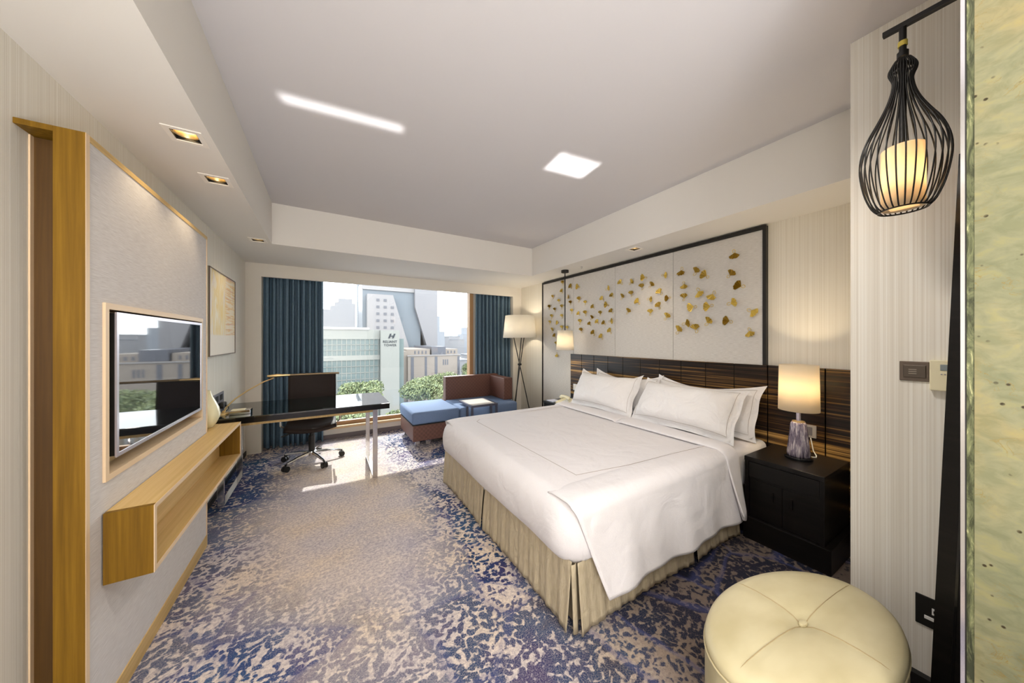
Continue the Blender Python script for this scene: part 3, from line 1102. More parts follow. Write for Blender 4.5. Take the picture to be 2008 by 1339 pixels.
# switches and sockets on the headboard
t = thing('switch_plate', 'white triple switch plate on the headboard above the telephone', 'switch', (HX, 3.26, .665))
obj('plate', B(HX - .008, HX, 3.13, 3.375, .668, .756, .002), 'white_plastic', t)
for k in range(3):
    y = 3.17 + k * .083
    obj('rocker', B(HX - .012, HX - .008, y - .03, y + .03, .682, .742, .002), 'white_frame' if k != 1 else 'white_plastic', t)
t = thing('wall_outlet', 'silver square socket on the headboard beside the table lamp', 'socket', (HX, .87, .68))
obj('plate', B(HX - .008, HX, .825, .91, .675, .765, .002), mat('satin_silver', (.62, .60, .58), .35, .5), t)
obj('socket_face', B(HX - .011, HX - .008, .845, .885, .69, .75, .002), 'grey_metal', t)

# ------------------------------------------------------------------ nightstands
def nightstand(y0, y1, x0, label, group, z=.565):
    t = thing('nightstand', label, 'nightstand', ((x0 + HX) / 2, (y0 + y1) / 2, 0), group)
    e = 'dark_wood'
    obj('top', B(x0, HX - .002, y0, y1, z - .03, z, .002), e, t)
    obj('side_panel', B(x0 + .004, HX - .004, y0 + .002, y0 + .024, .15, z - .03), e, t)
    obj('side_panel', B(x0 + .004, HX - .004, y1 - .024, y1 - .002, .15, z - .03), e, t)
    obj('back_panel', B(HX - .02, HX - .004, y0 + .024, y1 - .024, .15, z - .03), e, t)
    obj('plinth', B(x0 - .01, HX - .004, y0 - .03, y1 + .004, 0, .15, .002), e, t)
    d = obj('drawer', B(x0 + .006, x0 + .026, y0 + .026, y1 - .026, z - .135, z - .034, .001), e, t)
    obj('shelf', B(x0 + .02, HX - .02, y0 + .024, y1 - .024, z - .155, z - .137), e, t)
    ym = (y0 + y1) / 2
    for s, (a, b) in ((-1, (y0 + .026, ym - .001)), (1, (ym + .001, y1 - .026))):
        dr = obj('door', B(x0 + .02, x0 + .038, a, b, .152, z - .157, .001), e, t)
        yk = ym + s * .05
        obj('handle', B(x0 + .008, x0 + .02, yk - .004, yk + .004, .30, .36, .001), 'dark_wood', dr)
    return t
nightstand(.66, 1.075, 2.53, 'dark espresso nightstand under the lit table lamp, near the pier', 'pair of nightstands')
nightstand(3.035, 3.41, 2.50, 'dark nightstand with the telephone on the window side of the bed', 'pair of nightstands')

# table lamp
tx, ty, tz = 2.787, .859, .565
t = thing('table_lamp', 'lit table lamp with a ribbed purple-grey glass base on the nightstand', 'table lamp', (tx, ty, tz))
bm = bm_new()
lathe(bm, [(.074, tz), (.076, tz + .006), (.074, tz + .016), (.06, tz + .02)], tx, ty, 36)
obj('foot', bm, 'black_gloss', t, smooth=True)
bm = bm_new()
def lampf(prof, nrib, amp):
    rings = []
    seg = 120
    for (r_, z_) in prof:
        rings.append([bm.verts.new((tx + (r_ + amp * math.cos(nrib * 2 * PI * k / seg)) * math.cos(2 * PI * k / seg), ty + (r_ + amp * math.cos(nrib * 2 * PI * k / seg)) * math.sin(2 * PI * k / seg), z_)) for k in range(seg)])
    for a_, b_ in zip(rings, rings[1:]):
        for k in range(seg):
            bm.faces.new((a_[k], a_[(k + 1) % seg], b_[(k + 1) % seg], b_[k]))
    bm.faces.new(list(reversed(rings[0])))
    bm.faces.new(rings[-1])
lampf([(.059, tz + .018), (.060, tz + .03), (.055, tz + .09), (.050, tz + .14), (.045, tz + .19), (.040, tz + .235), (.034, tz + .25)], 30, .0022)
m = mat('smoked_ribbed_glass', (.20, .16, .22), .18, .35, spec=.8, coat=.5)
h = N(m)
mp = h.coords((55, 55, 6))
a = h.noise(mp, 1.6, 4, .7, .5)
r = h.ramp(a, 0, [(.36, (.06, .045, .08)), (.5, (.24, .20, .27)), (.62, (.62, .56, .58))])
h.color((r, 0))
obj('base', bm, m, t, smooth=True, auto=False)
bm = bm_new()
lathe(bm, [(.034, tz + .249), (.034, tz + .256), (.012, tz + .258)], tx, ty, 24)
obj('collar', bm, 'brass', t, smooth=True)
bm = bm_new()
lathe(bm, [(.013, tz + .256), (.013, tz + .35)], tx, ty, 16)
obj('neck', bm, mat('lilac_metal', (.50, .47, .58), .25, .7), t, smooth=True)
bm = bm_new()
lathe(bm, [(.107, .895), (.102, 1.205)], tx, ty, 48, False)
obj('shade', bm, 'shade_warm', t, smooth=True, solid=.003)
bm = bm_new()
lathe(bm, [(.02, .99), (.032, 1.03), (.03, 1.06), (.012, 1.08)], tx, ty, 16)
obj('bulb', bm, 'bulb', t, smooth=True)
bm = bm_new()
tube(bm, [(tx + .07, ty - .03, tz + .006), (tx + .11, ty - .06, tz + .004), (tx + .15, ty - .05, tz + .005), (HX - .012, ty - .02, tz + .02), (HX - .012, ty - .005, tz + .11)], .0035, 6)
obj('cord', bm, 'white_plastic', t, smooth=True)
lamp('table_lamp_light', (tx, ty, 1.06), 15, (1, .79, .50), .045, t)

# telephone on a note pad
t = thing('telephone', 'beige desk telephone on the far nightstand', 'telephone', (2.62, 3.10, .565))
bm = bm_new()
prism(bm, [(2.53, .565), (2.70, .565), (2.70, .625), (2.55, .59), (2.53, .58)], 'Y', 2.99, 3.19)
obj('body', bm, 'cream_plastic', t)
bm = bm_new()
tube(bm, [(2.60, 3.00, .632), (2.60, 3.02, .648), (2.61, 3.09, .655), (2.61, 3.16, .648), (2.61, 3.18, .632)], .018, 10, taper=[.022, .021, .015, .021, .022])
obj('handset', bm, 'cream_plastic', t, smooth=True)
bm = bm_new()
for i in range(3):
    for j in range(4):
        box(bm, 2.56 + j * .022, 2.573 + j * .022, 3.02 + i * .03, 3.038 + i * .03, .592 + j * .0055, .602 + j * .0055)
o = obj('keypad', bm, 'white_plastic', t)
tag(obj('notepad', B(2.53, 2.66, 3.24, 3.38, .565, .572), mat('blue_white_paper', (.62, .66, .80), .6)), 'pale notepad on the far nightstand beside the telephone', 'notepad')

# ------------------------------------------------------------------ bed
t = thing('bed', 'king bed with a champagne pleated skirt against the ebony headboard', 'bed', (1.95, 2.03, 0))
BX0, BX1, BY0, BY1 = 1.0, 2.985, 1.12, 2.95
obj('base', B(BX0 + .02, BX1, BY0 + .02, BY1 - .02, .03, .31), mat('beige_box_spring', (.26, .21, .14), .8), t)
obj('mattress', B(BX0 + .015, BX1, BY0 - .02, BY1 + .02, .31, .592, .05, 4), 'linen', t, smooth=True)
def skirt(p0, p1, seed):
    """pleated strip from p0 to p1 (floor plan), outward to the left of travel"""
    rn = random.Random(seed)
    p0, p1 = Vector(p0), Vector(p1)
    d = p1 - p0
    L = d.length
    d.normalize()
    nrm = Vector((d.y, -d.x))
    ph = [rn.uniform(0, 6.28) for _ in range(4)]
    def f(u, v):
        end = min(u, 1 - u) * L
        fl = .010 * math.exp(-end / .05)
        wv_ = (.0035 * math.sin(u * L * 52 + ph[0] + 1.4 * math.sin(3 * v + ph[1])) + .0028 * math.sin(u * L * 117 + ph[2] + 2 * v)) * (.5 + .5 * (1 - v))
        off = wv_ + (1 - v) * (.020 + fl)
        z = .012 + .318 * v + .012 * math.sin(PI * u) * (1 - v)
        p = p0 + d * (u * L) + nrm * off
        return (p.x, p.y, z)
    bm = bm_new()
    grid(bm, int(L * 90), 12, f)
    obj('skirt_panel', bm, 'skirt', t, smooth=True, solid=.003, auto=False)
    # tucked pleat fold at the start of each strip
    def g(u, v):
        p = p0 - d * (.03 * (1 - u) - .0) + nrm * (.006 * math.sin(PI * u) - .012 + (1 - v) * .018)
        return (p.x, p.y, .014 + .31 * v)
    bm = bm_new()
    grid(bm, 6, 6, g)
    obj('pleat', bm, 'skirt', t, smooth=True, solid=.002, auto=False)
sxx, syy = BX0 - .005, BY0 - .005
skirt((sxx, 2.945), (sxx, 2.09), 1)
skirt((sxx, 2.06), (sxx, syy + .02), 2)
skirt((sxx + .02, syy), (1.94, syy), 3)
skirt((1.97, syy), (2.50, syy), 4)
skirt((2.50, BY1 + .005), (sxx + .02, BY1 + .005), 5)

# duvet
t = thing('duvet', 'white duvet with a brown stitched border spread over the bed', 'duvet', (1.65, 2.03, .6))
rE = .075
def perim():
    """plan outline (position, outward normal) round the foot end with rounded corners"""
    x0, x1, y0, y1, R = BX0 - .03 + rE, 2.42, BY0 - .022 + rE, BY1 + .022 - rE, .07
    out = []
    n1 = 46
    for k in range(n1):
        out.append((Vector((x1 + (x0 + R - x1) * k / n1, y1)), Vector((0, 1))))
    for k in range(9):
        a = PI / 2 + PI / 2 * k / 8
        out.append((Vector((x0 + R + R * math.cos(a), y1 - R + R * math.sin(a))), Vector((math.cos(a), math.sin(a)))))
    n2 = 60
    for k in range(1, n2):
        out.append((Vector((x0, y1 - R + (y0 + R - y1 + R) * k / n2)), Vector((-1, 0))))
    for k in range(9):
        a = PI + PI / 2 * k / 8
        out.append((Vector((x0 + R + R * math.cos(a), y0 + R + R * math.sin(a))), Vector((math.cos(a), math.sin(a)))))
    for k in range(1, n1 + 1):
        out.append((Vector((x0 + R + (x1 - x0 - R) * k / n1, y0)), Vector((0, -1))))
    return out
PR = perim()
ZT = .607
bm = bm_new()
rings = []
rho = [0, .02, .045, .07, .095, .118, .16, .20, .25, .30, .335, .362, .374]
for j, q in enumerate(rho):
    ring = []
    for i, (p, nn) in enumerate(PR):
        if q < rE * PI / 2:
            hh, gg = rE * math.sin(q / rE), rE * (1 - math.cos(q / rE))
        else:
            hh, gg = rE, rE + (q - rE * PI / 2)
        tt = min(1, max(0, (q - .06) / .29))
        s_ = i * .022
        foot = max(0, -nn.x)
        hh += .036 * math.sin(PI * min(1, tt * .95)) * (.4 + .6 * foot)
        hh += tt * (.005 * math.sin(s_ * 7 + 1.3) + .002 * math.sin(s_ * 17 + 3 * tt))
        if tt > .9:
            hh -= (tt - .9) * .42
        pos = p + nn * hh
        zz = ZT - gg
        if foot < .5:
            zz = max(zz, .33)
        ring.append(bm.verts.new((pos.x, pos.y, zz)))
    rings.append(ring)
for a_, b_ in zip(rings, rings[1:]):
    for k in range(len(PR) - 1):
        bm.faces.new((a_[k], a_[k + 1], b_[k + 1], b_[k]))
bm.faces.new(rings[0])
obj('cover', bm, 'linen', t, smooth=True, auto=False)
def drape(sgn, ytop, yedge, x0f, x1f, zlow, name, zoff=.0, thick=.006, nu=60, matn='linen', phase=0., flare=.05, puff=0.):
    """sheet lying on the top near one long side and hanging over it; u along X, v from the top inwards to the hem"""
    def f(u, v):
        r_ = rE + zoff
        Ltop = abs(ytop - yedge)
        Ls = ZT - zlow - r_
        tot = Ltop + r_ * PI / 2 + Ls
        s = v * tot
        if s < Ltop:
            y, z = ytop + sgn * s, ZT + zoff - .013 * max(0, 1 - s / .07) ** 2
            hang = 0
        elif s < Ltop + r_ * PI / 2:
            a_ = (s - Ltop) / r_
            y, z = yedge + sgn * r_ * math.sin(a_), ZT + zoff - r_ * (1 - math.cos(a_))
            hang = 0
        else:
            dd = s - Ltop - r_ * PI / 2
            hang = dd / Ls
            y, z = yedge + sgn * (r_ + flare * hang ** 1.2), ZT + zoff - r_ - dd
        if not puff:
            du = max(0., 1 - u / .10)
            z -= .014 * du * du * max(0., 1 - max(0., s - Ltop) / (r_ * 2.6))
        x = x0f(v) + (x1f(v) - x0f(v)) * u
        y += sgn * hang * (.012 * math.sin(x * 11 + phase) + .007 * math.sin(x * 24 + 2 + phase))
        y += sgn * .05 * hang * math.exp(-((u) / .08) ** 2) * .3
        if puff:
            z += puff * (max(0, math.sin(PI * u)) ** .5) * (1 - hang * .4)
            y += sgn * puff * .8 * hang * max(0, math.sin(PI * u)) ** .5
            z += hang * .05 * (abs(2 * u - 1) ** 3)
        return (x, y, z)
    bm = bm_new()
    grid(bm, nu, 40, f)
    obj(name, bm, matn, t, smooth=True, solid=thick, auto=False)
    return f
def x0near(v):
    k = max(0, (v - .28) / .72)
    return .985 + .155 * k ** 1.1 if v > .28 else .99 + .0 * v
ye_n = BY0 - .022 + rE
ye_f = BY1 + .022 - rE
fs = drape(-1, ye_n + .14, ye_n, lambda v: x0near(v), lambda v: 2.40, .155, 'side_flap', .005)
drape(1, ye_f - .14, ye_f, lambda v: x0near(v), lambda v: 2.40, .20, 'side_flap', .005)
# turned-down band across the pillow end
drape(-1, 2.03, ye_n, lambda v: 2.315 + .02 * v, lambda v: 2.535 - .10 * v ** 2, .165, 'turned_band', .010, .012, 26, 'linen', 1.0, .06, .020)
drape(1, 2.03, ye_f, lambda v: 2.315 + .02 * v, lambda v: 2.535 - .10 * v ** 2, .22, 'turned_band', .010, .012, 26, 'linen', 1.0, .06, .020)
bm = bm_new()
zz = ZT + .0115
tube(bm, [(2.33, 1.235, zz), (2.0, 1.262, zz), (1.6, 1.302, ZT + .001), (1.225, 1.356, ZT + .001)], .0011, 5)
tube(bm, [(1.225, 1.356, ZT + .001), (1.222, 2.0, ZT + .001), (1.218, 2.714, ZT + .001), (1.30, 2.80, ZT + .001)], .0011, 5)
tube(bm, [(1.30, 2.80, ZT + .001), (2.33, 2.80, zz)], .0011, 5)
obj('border_stitching', bm, 'piping', t)

# pillows
def pillow(label, yc, length, xb, xt, zb, zt, tk, seed, roll=0.):
    rn = random.Random(seed)
    base = Vector((xb, yc, zb))
    top = Vector((xt, yc, zt))
    hgt = (top - base).length
    vdir = (top - base).normalized()
    udir = Vector((0, -1, 0))
    ndir = vdir.cross(udir)
    if ndir.x > 0:
        ndir = -ndir
    ph = [rn.uniform(0, 6.28) for _ in range(4)]
    fl = .034
    def S(u, v, side):
        # u,v in -1..1
        du, dv = abs(u), abs(v)
        eu = 1 - fl / (length / 2)
        ev = 1 - fl / (hgt / 2)
        a_ = max(0, 1 - (du / eu) ** 2.6)
        b_ = max(0, 1 - (dv / ev) ** 2.6)
        th = tk * (a_ * b_) ** .45
        th += .004 * math.sin(7 * u + 5 * v + ph[0]) * (a_ * b_) ** .3 + .003 * math.sin(15 * u - 9 * v + ph[1]) * (a_ * b_) ** .3
        pin = 1 - .075 * (1 - du ** 2) * dv ** 3
        pinu = 1 - .05 * (1 - dv ** 2) * du ** 3
        sag = -.072 * (1 - u * u) * max(0, v) ** 2
        p = base + vdir * (hgt * (.5 + .5 * v * pin) + sag) + udir * (length / 2 * u * pinu + roll * v) + ndir * (th * side * (.38 if side < 0 else 1))
        p += ndir * (.012 * (du ** 8) * math.sin(6 * v + ph[2]) + .010 * dv ** 8 * math.sin(5 * u + ph[3]))
        return p
    t = thing('pillow', label, 'pillow', base, 'four white bed pillows')
    bm = bm_new()
    nu, nv = 40, 26
    front = grid(bm, nu, nv, lambda a_, b_: S(2 * a_ - 1, 2 * b_ - 1, 1))
    back = grid(bm, nu, nv, lambda a_, b_: S(2 * a_ - 1, 2 * b_ - 1, -1))
    bmesh.ops.remove_doubles(bm, verts=bm.verts[:], dist=.0006)
    obj('cushion', bm, 'pillow', t, smooth=True, auto=False)
    bm = bm_new()
    eu = 1 - (fl + .010) / (length / 2)
    ev = 1 - (fl + .010) / (hgt / 2)
    pts = []
    for a_, b_ in ((-1, -1), (1, -1), (1, 1), (-1, 1)):
        pts.append((a_ * eu, b_ * ev))
    path = []
    for k in range(4):
        p, q = pts[k], pts[(k + 1) % 4]
        for i in range(20):
            u, v = p[0] + (q[0] - p[0]) * i / 20, p[1] + (q[1] - p[1]) * i / 20
            path.append(S(u, v, 1) + ndir * .0012)
    tube(bm, path, .0012, 5, closed=True)
    obj('stitched_border', bm, 'piping', t)
pillow('white pillow at the back by the headboard, on the window side', 2.40, .90, 2.74, 2.935, .605, 1.015, .085, 4)
pillow('white pillow at the back by the headboard, on the lamp side', 1.56, .92, 2.76, 2.945, .605, 1.025, .085, 5)
pillow('white front pillow on the window side, leaning on the one behind', 2.50, .88, 2.53, 2.80, .612, 1.01, .15, 6, -.02)
pillow('white front pillow on the lamp side, leaning on the one behind', 1.60, .90, 2.535, 2.81, .612, .995, .155, 7)

# ------------------------------------------------------------------ ottoman
ox, oy, orr, oz = 1.3475, .404, .242, .455
t = thing('ottoman', 'cream leather ottoman with a single button in its seamed top', 'ottoman', (ox, oy, 0))
bm = bm_new()
lathe(bm, [(orr - .015, .0), (orr - .010, .015), (orr - .004, .03), (orr, .10), (orr, .37), (orr - .001, oz - .035)], ox, oy, 64)
obj('body', bm, 'leather_cream', t, smooth=True)
bm = bm_new()
prof = [(orr - .001, oz - .036), (orr + .001, oz - .026), (orr - .004, oz - .010), (orr - .016, oz + .002), (orr - .04, oz + .009), (orr - .09, oz + .013), (.10, oz + .012), (.06, oz + .008), (.03, oz + .0), (.012, oz - .010), (.004, oz - .012)]
rings = []
seg = 96
for (r_, z_) in prof:
    ring = []
    for k in range(seg):
        a_ = 2 * PI * k / seg
        # four seams pull the leather in
        da = min(abs(((a_ - math.radians(5)) % (PI / 2)) - c_) for c_ in (0, PI / 2))
        dip = .0022 * math.exp(-(da * r_ / .012) ** 2) if r_ > .01 and r_ < orr - .02 else 0
        ring.append(bm.verts.new((ox + r_ * math.cos(a_), oy + r_ * math.sin(a_), z_ - dip)))
    rings.append(ring)
for a_, b_ in zip(rings, rings[1:]):
    for k in range(seg):
        bm.faces.new((a_[k], a_[(k + 1) % seg], b_[(k + 1) % seg], b_[k]))
bm.faces.new(rings[-1])
obj('seat_cushion', bm, 'leather_cream', t, smooth=True, auto=False)
bm = bm_new()
lathe(bm, [(.010, oz - .014), (.012, oz - .008), (.010, oz - .003), (.004, oz - .001)], ox, oy, 20)
obj('button', bm, 'leather_cream', t, smooth=True)
bm = bm_new()
for k in range(4):
    a_ = math.radians(5 + 90 * k)
    ps = []
    for (r_, z_) in prof[3:]:
        ps.append((ox + r_ * math.cos(a_), oy + r_ * math.sin(a_), z_ - .0014))
    tube(bm, ps, .0013, 5)
obj('seam', bm, mat('tan_seam', (.36, .28, .15), .7), t)
bm = bm_new()
tube(bm, [(ox + (orr + .001) * math.cos(2 * PI * k / 64), oy + (orr + .001) * math.sin(2 * PI * k / 64), oz - .036) for k in range(64)], .0022, 6, closed=True)
obj('welt', bm, mat('olive_welt', (.50, .43, .26), .6), t, smooth=True)

t.scale = (.380 / .242, .2007 / .242, 1)
t.rotation_euler = (0, 0, math.radians(-7.73))

# ------------------------------------------------------------------ pier fittings
PX = 2.018
t = thing('service_switch', 'dark taupe service switch plate with three small lines on the striped pier', 'switch', (PX, .265, 1.21))
obj('plate', B(PX - .007, PX, .228, .302, 1.214, 1.292, .002), 'taupe_metal', t)
obj('button', B(PX - .011, PX - .007, .235, .292, 1.228, 1.278, .002), mat('taupe_button', (.095, .075, .06), .35, .5), t)
bm = bm_new()
for k in range(3):
    box(bm, PX - .0116, PX - .011, .258, .278, 1.243 + k * .008, 1.2455 + k * .008)
obj('lettering', bm, mat('pale_print', (.38, .33, .27), .6), t)
t = thing('thermostat', 'cream thermostat with a small grey display beside the taupe switch', 'thermostat', (PX, .2, 1.19))
obj('case', B(PX - .024, PX, .165, .226, 1.185, 1.30, .003), 'cream_plastic', t)
obj('display', B(PX - .026, PX - .024, .178, .201, 1.262, 1.285, .001), mat('lcd_grey', (.20, .24, .25), .25), t)
for k in range(3):
    obj('key', B(PX - .0255, PX - .024, .180 + k * .008, .184 + k * .008, 1.246, 1.250), 'grey_metal', t)
t = thing('wall_outlet', 'black socket plate with white outlets low on the striped pier', 'socket', (PX, .21, .30))
obj('plate', B(PX - .006, PX, .175, .262, .262, .378, .002), 'black', t)
obj('socket_face', B(PX - .009, PX - .006, .207, .222, .318, .343, .001), 'white_plastic', t)
obj('socket_face', B(PX - .009, PX - .006, .20, .240, .293, .306, .001), 'white_plastic', t)
obj('socket_hole', B(PX - .0095, PX - .009, .211, .218, .326, .336), 'black', t)

# leaning mirror: frame leans against the pier
A0 = Vector((1.75, .203, 0.0))
A1 = Vector((2.000, .161, 2.06))
up = (A1 - A0).normalized()
wd = Vector((-.166, -.986, 0)).normalized()
nn = wd.cross(up).normalized()
if nn.x > 0:
    nn = -nn
H_, W_ = (A1 - A0).length, .62
t = thing('leaning_mirror', 'tall dark-framed mirror leaning against the striped pier', 'mirror', A0)
def lean_box(bm, a0, a1, b0, b1, c0, c1):
    vs = []
    for z in (b0, b1):
        for x in (a0, a1):
            for y in (c0, c1):
                vs.append(bm.verts.new(A0 + wd * x + up * z + nn * (-y)))
    for f_ in ((0, 1, 3, 2), (4, 5, 7, 6), (0, 1, 5, 4), (2, 3, 7, 6), (0, 2, 6, 4), (1, 3, 7, 5)):
        bm.faces.new([vs[i] for i in f_])
    return bm
bm = bm_new()
for q in ((0, .10, 0, H_), (W_ - .10, W_, 0, H_), (.10, W_ - .10, 0, .10), (.10, W_ - .10, H_ - .10, H_)):
    lean_box(bm, *q, -.0, .03)
obj('frame', bm, 'dark_wood', t)
bm = bm_new()
for q in ((.04, .046, .0, H_), ):
    lean_box(bm, *q, -.002, .0)
obj('frame_bead', bm, 'black_gloss', t)
obj('glass', lean_box(bm_new(), .10, W_ - .10, .10, H_ - .10, .008, .02), 'mirror', t)

# onyx partition by the entrance
OX = 1.2
t = thing('onyx_partition', 'tall veined green-yellow onyx panel with a chrome edge at the entrance', 'partition', (OX, -.5, 0))
obj('slab', B(OX, OX + .03, -1.65, .0772, .0, ZC, 0), 'onyx', t)
obj('bevel_strip', B(OX + .001, OX + .029, .0772, .0868, .0, ZC), 'onyx_edge', t)
obj('edge_trim', B(OX - .002, OX + .031, .0888, .0944, 0, ZC), 'chrome', t)
obj('seal', B(OX + .002, OX + .028, .0866, .0888, 0, ZC), 'black', t)

# ------------------------------------------------------------------ wire lantern
lx, ly = 1.743, .254
t = thing('wire_lantern', 'black wire teardrop lantern with a glowing white cylinder, hung by the pier', 'pendant lamp', (lx, ly, 2.46))
zb, zt_ = 1.835, 2.358
prof = [(.057, zb), (.073, zb + .022), (.089, zb + .07), (.099, zb + .125), (.103, zb + .175), (.098, zb + .225), (.083, zb + .275), (.060, zb + .325), (.041, zb + .37), (.029, zb + .41), (.0235, zb + .445), (.025, zb + .462), (.032, zb + .483), (.032, zb + .497), (.025, zb + .513), (.018, zt_ + .003)]
# smooth the profile
def cr(P, n=5):
    out = []
    for i in range(len(P) - 1):
        p0, p1, p2, p3 = P[max(i - 1, 0)], P[i], P[i + 1], P[min(i + 2, len(P) - 1)]
        for k in range(n):
            s = k / n
            out.append(tuple(.5 * (2 * p1[j] + (p2[j] - p0[j]) * s + (2 * p0[j] - 5 * p1[j] + 4 * p2[j] - p3[j]) * s * s + (3 * p1[j] - p0[j] - 3 * p2[j] + p3[j]) * s ** 3) for j in (0, 1)))
    out.append(P[-1])
    return out
pf = cr(prof, 3)
bm = bm_new()
tube(bm, [(r_, 0, z_ - 2.46) for r_, z_ in pf], .0021, 6)
me = bpy.data.meshes.new('cage_wire')
bmesh.ops.recalc_face_normals(bm, faces=bm.faces[:])
bm.to_mesh(me)
bm.free()
me.materials.append(M['black'])
for p in me.polygons:
    p.use_smooth = True
for k in range(30):
    o = bpy.data.objects.new('cage_wire', me)
    COL.objects.link(o)
    o.parent = t
    o.rotation_euler = (0, 0, 2 * PI * k / 30)
bm = bm_new()
for (r_, z_) in ((.057, zb), (.018, zt_)):
    tube(bm, [(lx + r_ * math.cos(2 * PI * k / 40), ly + r_ * math.sin(2 * PI * k / 40), z_) for k in range(40)], .0028, 6, closed=True)
obj('cage_ring', bm, 'black', t, smooth=True)
bm = bm_new()
lathe(bm, [(.050, zb + .006), (.050, zb + .215), (.044, zb + .219)], lx, ly, 40, False)
obj('glass_cylinder', bm, 'shade_warm', t, smooth=True, solid=.002)
bm = bm_new()
lathe(bm, [(.044, zb + .012), (.0485, zb + .012)], lx, ly, 40)
obj('diffuser', B(lx - .033, lx + .033, ly - .033, ly + .033, zb + .010, zb + .012), 'shade_warm', t)
bm.free()
bm = bm_new()
lathe(bm, [(.009, zb + .20), (.009, zt_ + .01), (.014, zt_ + .012), (.014, zt_ + .03)], lx, ly, 16)
obj('lamp_holder', bm, 'black', t, smooth=True)
bm = bm_new()
tube(bm, [(lx, ly, zt_ + .02), (lx, ly, 2.472)], .009, 12)
obj('stem', bm, 'black', t, smooth=True)
bm = bm_new()
lathe(bm, [(.0115, 2.408), (.0115, 2.425)], lx, ly, 16)
obj('tape', bm, mat('yellow_tape', (.70, .56, .10), .6), t, smooth=True)
lamp('lantern_light', (lx, ly, zb + .10), 3.2, (1, .70, .40), .03, t)
t = thing('ceiling_rail', 'black ceiling rail that carries the wire lantern', 'rail', (lx, 0, 2.48))
obj('bar', B(lx - .009, lx + .009, -.55, .30, 2.472, 2.490, .002), 'black', t)
obj('hanger', B(lx - .006, lx + .006, -.43, -.418, 2.49, ZC), 'black', t)

# ------------------------------------------------------------------ outside
ext = {}
def em(n, c, r_=.8):
    ext[n] = mat(n, c, r_, spec=.2)
    return ext[n]
em('pale_concrete', (0.198, 0.201, 0.188))
em('tower_wall', (0.218, 0.208, 0.211))
em('slate_glass', (.125, .142, .162), .25)
em('pale_slab', (0.182, 0.178, 0.188))
em('haze_blue', (0.205, 0.218, 0.244))  # distance haze mixed into the wall colour
em('haze_grey', (0.205, 0.205, 0.218))  # grey far walls, paled for haze in the base colour
em('beige_stone', (0.205, 0.178, 0.158))
em('dark_band', (.085, .088, .105), .3)
em('teal_glass', (.105, .135, .135), .2)
em('roof_metal', (0.36, 0.36, 0.36), .4)
em('win_dark', (0.112, 0.112, 0.125), .4)
em('ink', (0.033, 0.036, 0.043))
em('street', (0.132, 0.132, 0.132))
em('hill_hazed', (0.165, 0.182, 0.198))  # hill colour already carries the pale blue of haze
ZG = -18
struct('ground', B(-300, 700, 12, 1500, ZG - 1, ZG), ext['street'])
bm = bm_new()
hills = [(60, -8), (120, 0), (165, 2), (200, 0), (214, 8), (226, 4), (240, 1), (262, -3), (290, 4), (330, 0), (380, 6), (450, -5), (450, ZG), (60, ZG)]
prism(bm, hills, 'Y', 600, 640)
struct('hills', bm, ext['hill_hazed'])

# glazed podium building
t = thing('office_building', 'low glass and concrete building with a pale roof band, nearest beyond the window', 'building', (-10, 82, ZG))
obj('wall', B(-45, 10.9, 80.4, 110, ZG, 3.6), ext['pale_concrete'], t)
obj('roof', B(-45, 8.6, 79.8, 110.5, 3.6, 4.1), ext['roof_metal'], t)
obj('band', B(-45, 10.9, 80, 80.4, 1.4, 3.6), ext['pale_concrete'], t)
obj('band', B(-45, 10.9, 80, 80.4, -3.4, -2.3), ext['pale_concrete'], t)
g1 = obj('glass', B(-45, 10.9, 80.25, 80.4, -2.3, 1.4), ext['teal_glass'], t)
g2 = obj('glass', B(-45, 10.9, 80.25, 80.4, ZG, -3.4), ext['teal_glass'], t)
bm = bm_new()
x = -44.5
while x < 10.9:
    box(bm, x - .07, x + .07, 80.1, 80.25, -2.3, 1.4)
    x += .95
for z in (-1.1, .15):
    box(bm, -45, 10.9, 80.1, 80.25, z - .05, z + .05)
o = obj('mullion', bm, ext['pale_concrete'], g1)
o['kind'] = 'stuff'
bm = bm_new()
x = -44.5
while x < 10.9:
    box(bm, x - .06, x + .06, 80.1, 80.25, ZG, -3.4)
    x += .95
for k in range(9):
    z = -4.8 - 1.5 * k
    box(bm, -45, 10.9, 80.1, 80.25, z - .06, z + .06)
o = obj('mullion', bm, ext['pale_concrete'], g2)
o['kind'] = 'stuff'
# sign tower with its logo and lettering
t = thing('sign_tower', 'pale building corner pier with a dark logo and two lines of lettering', 'building', (13, 80, ZG))
obj('wall', B(10.95, 15.1, 78.6, 90, ZG, 3.5), ext['pale_concrete'], t)
obj('glass', B(15.1, 16.3, 79.6, 90, ZG, 1.5), ext['teal_glass'], t)
bm = bm_new()
zl, xl_ = 1.6, 12.55
prism(bm, [(xl_, zl), (xl_ + .35, zl), (xl_ + .75, zl + 1.1), (xl_ + .4, zl + 1.1)], 'Y', 78.5, 78.6)
prism(bm, [(xl_ + .85, zl), (xl_ + 1.2, zl), (xl_ + 1.65, zl + 1.1), (xl_ + 1.3, zl + 1.1)], 'Y', 78.5, 78.6)
prism(bm, [(xl_ + .3, zl + .45), (xl_ + 1.3, zl + .45), (xl_ + 1.35, zl + .65), (xl_ + .4, zl + .65)], 'Y', 78.48, 78.58)
obj('logo', bm, ext['ink'], t)
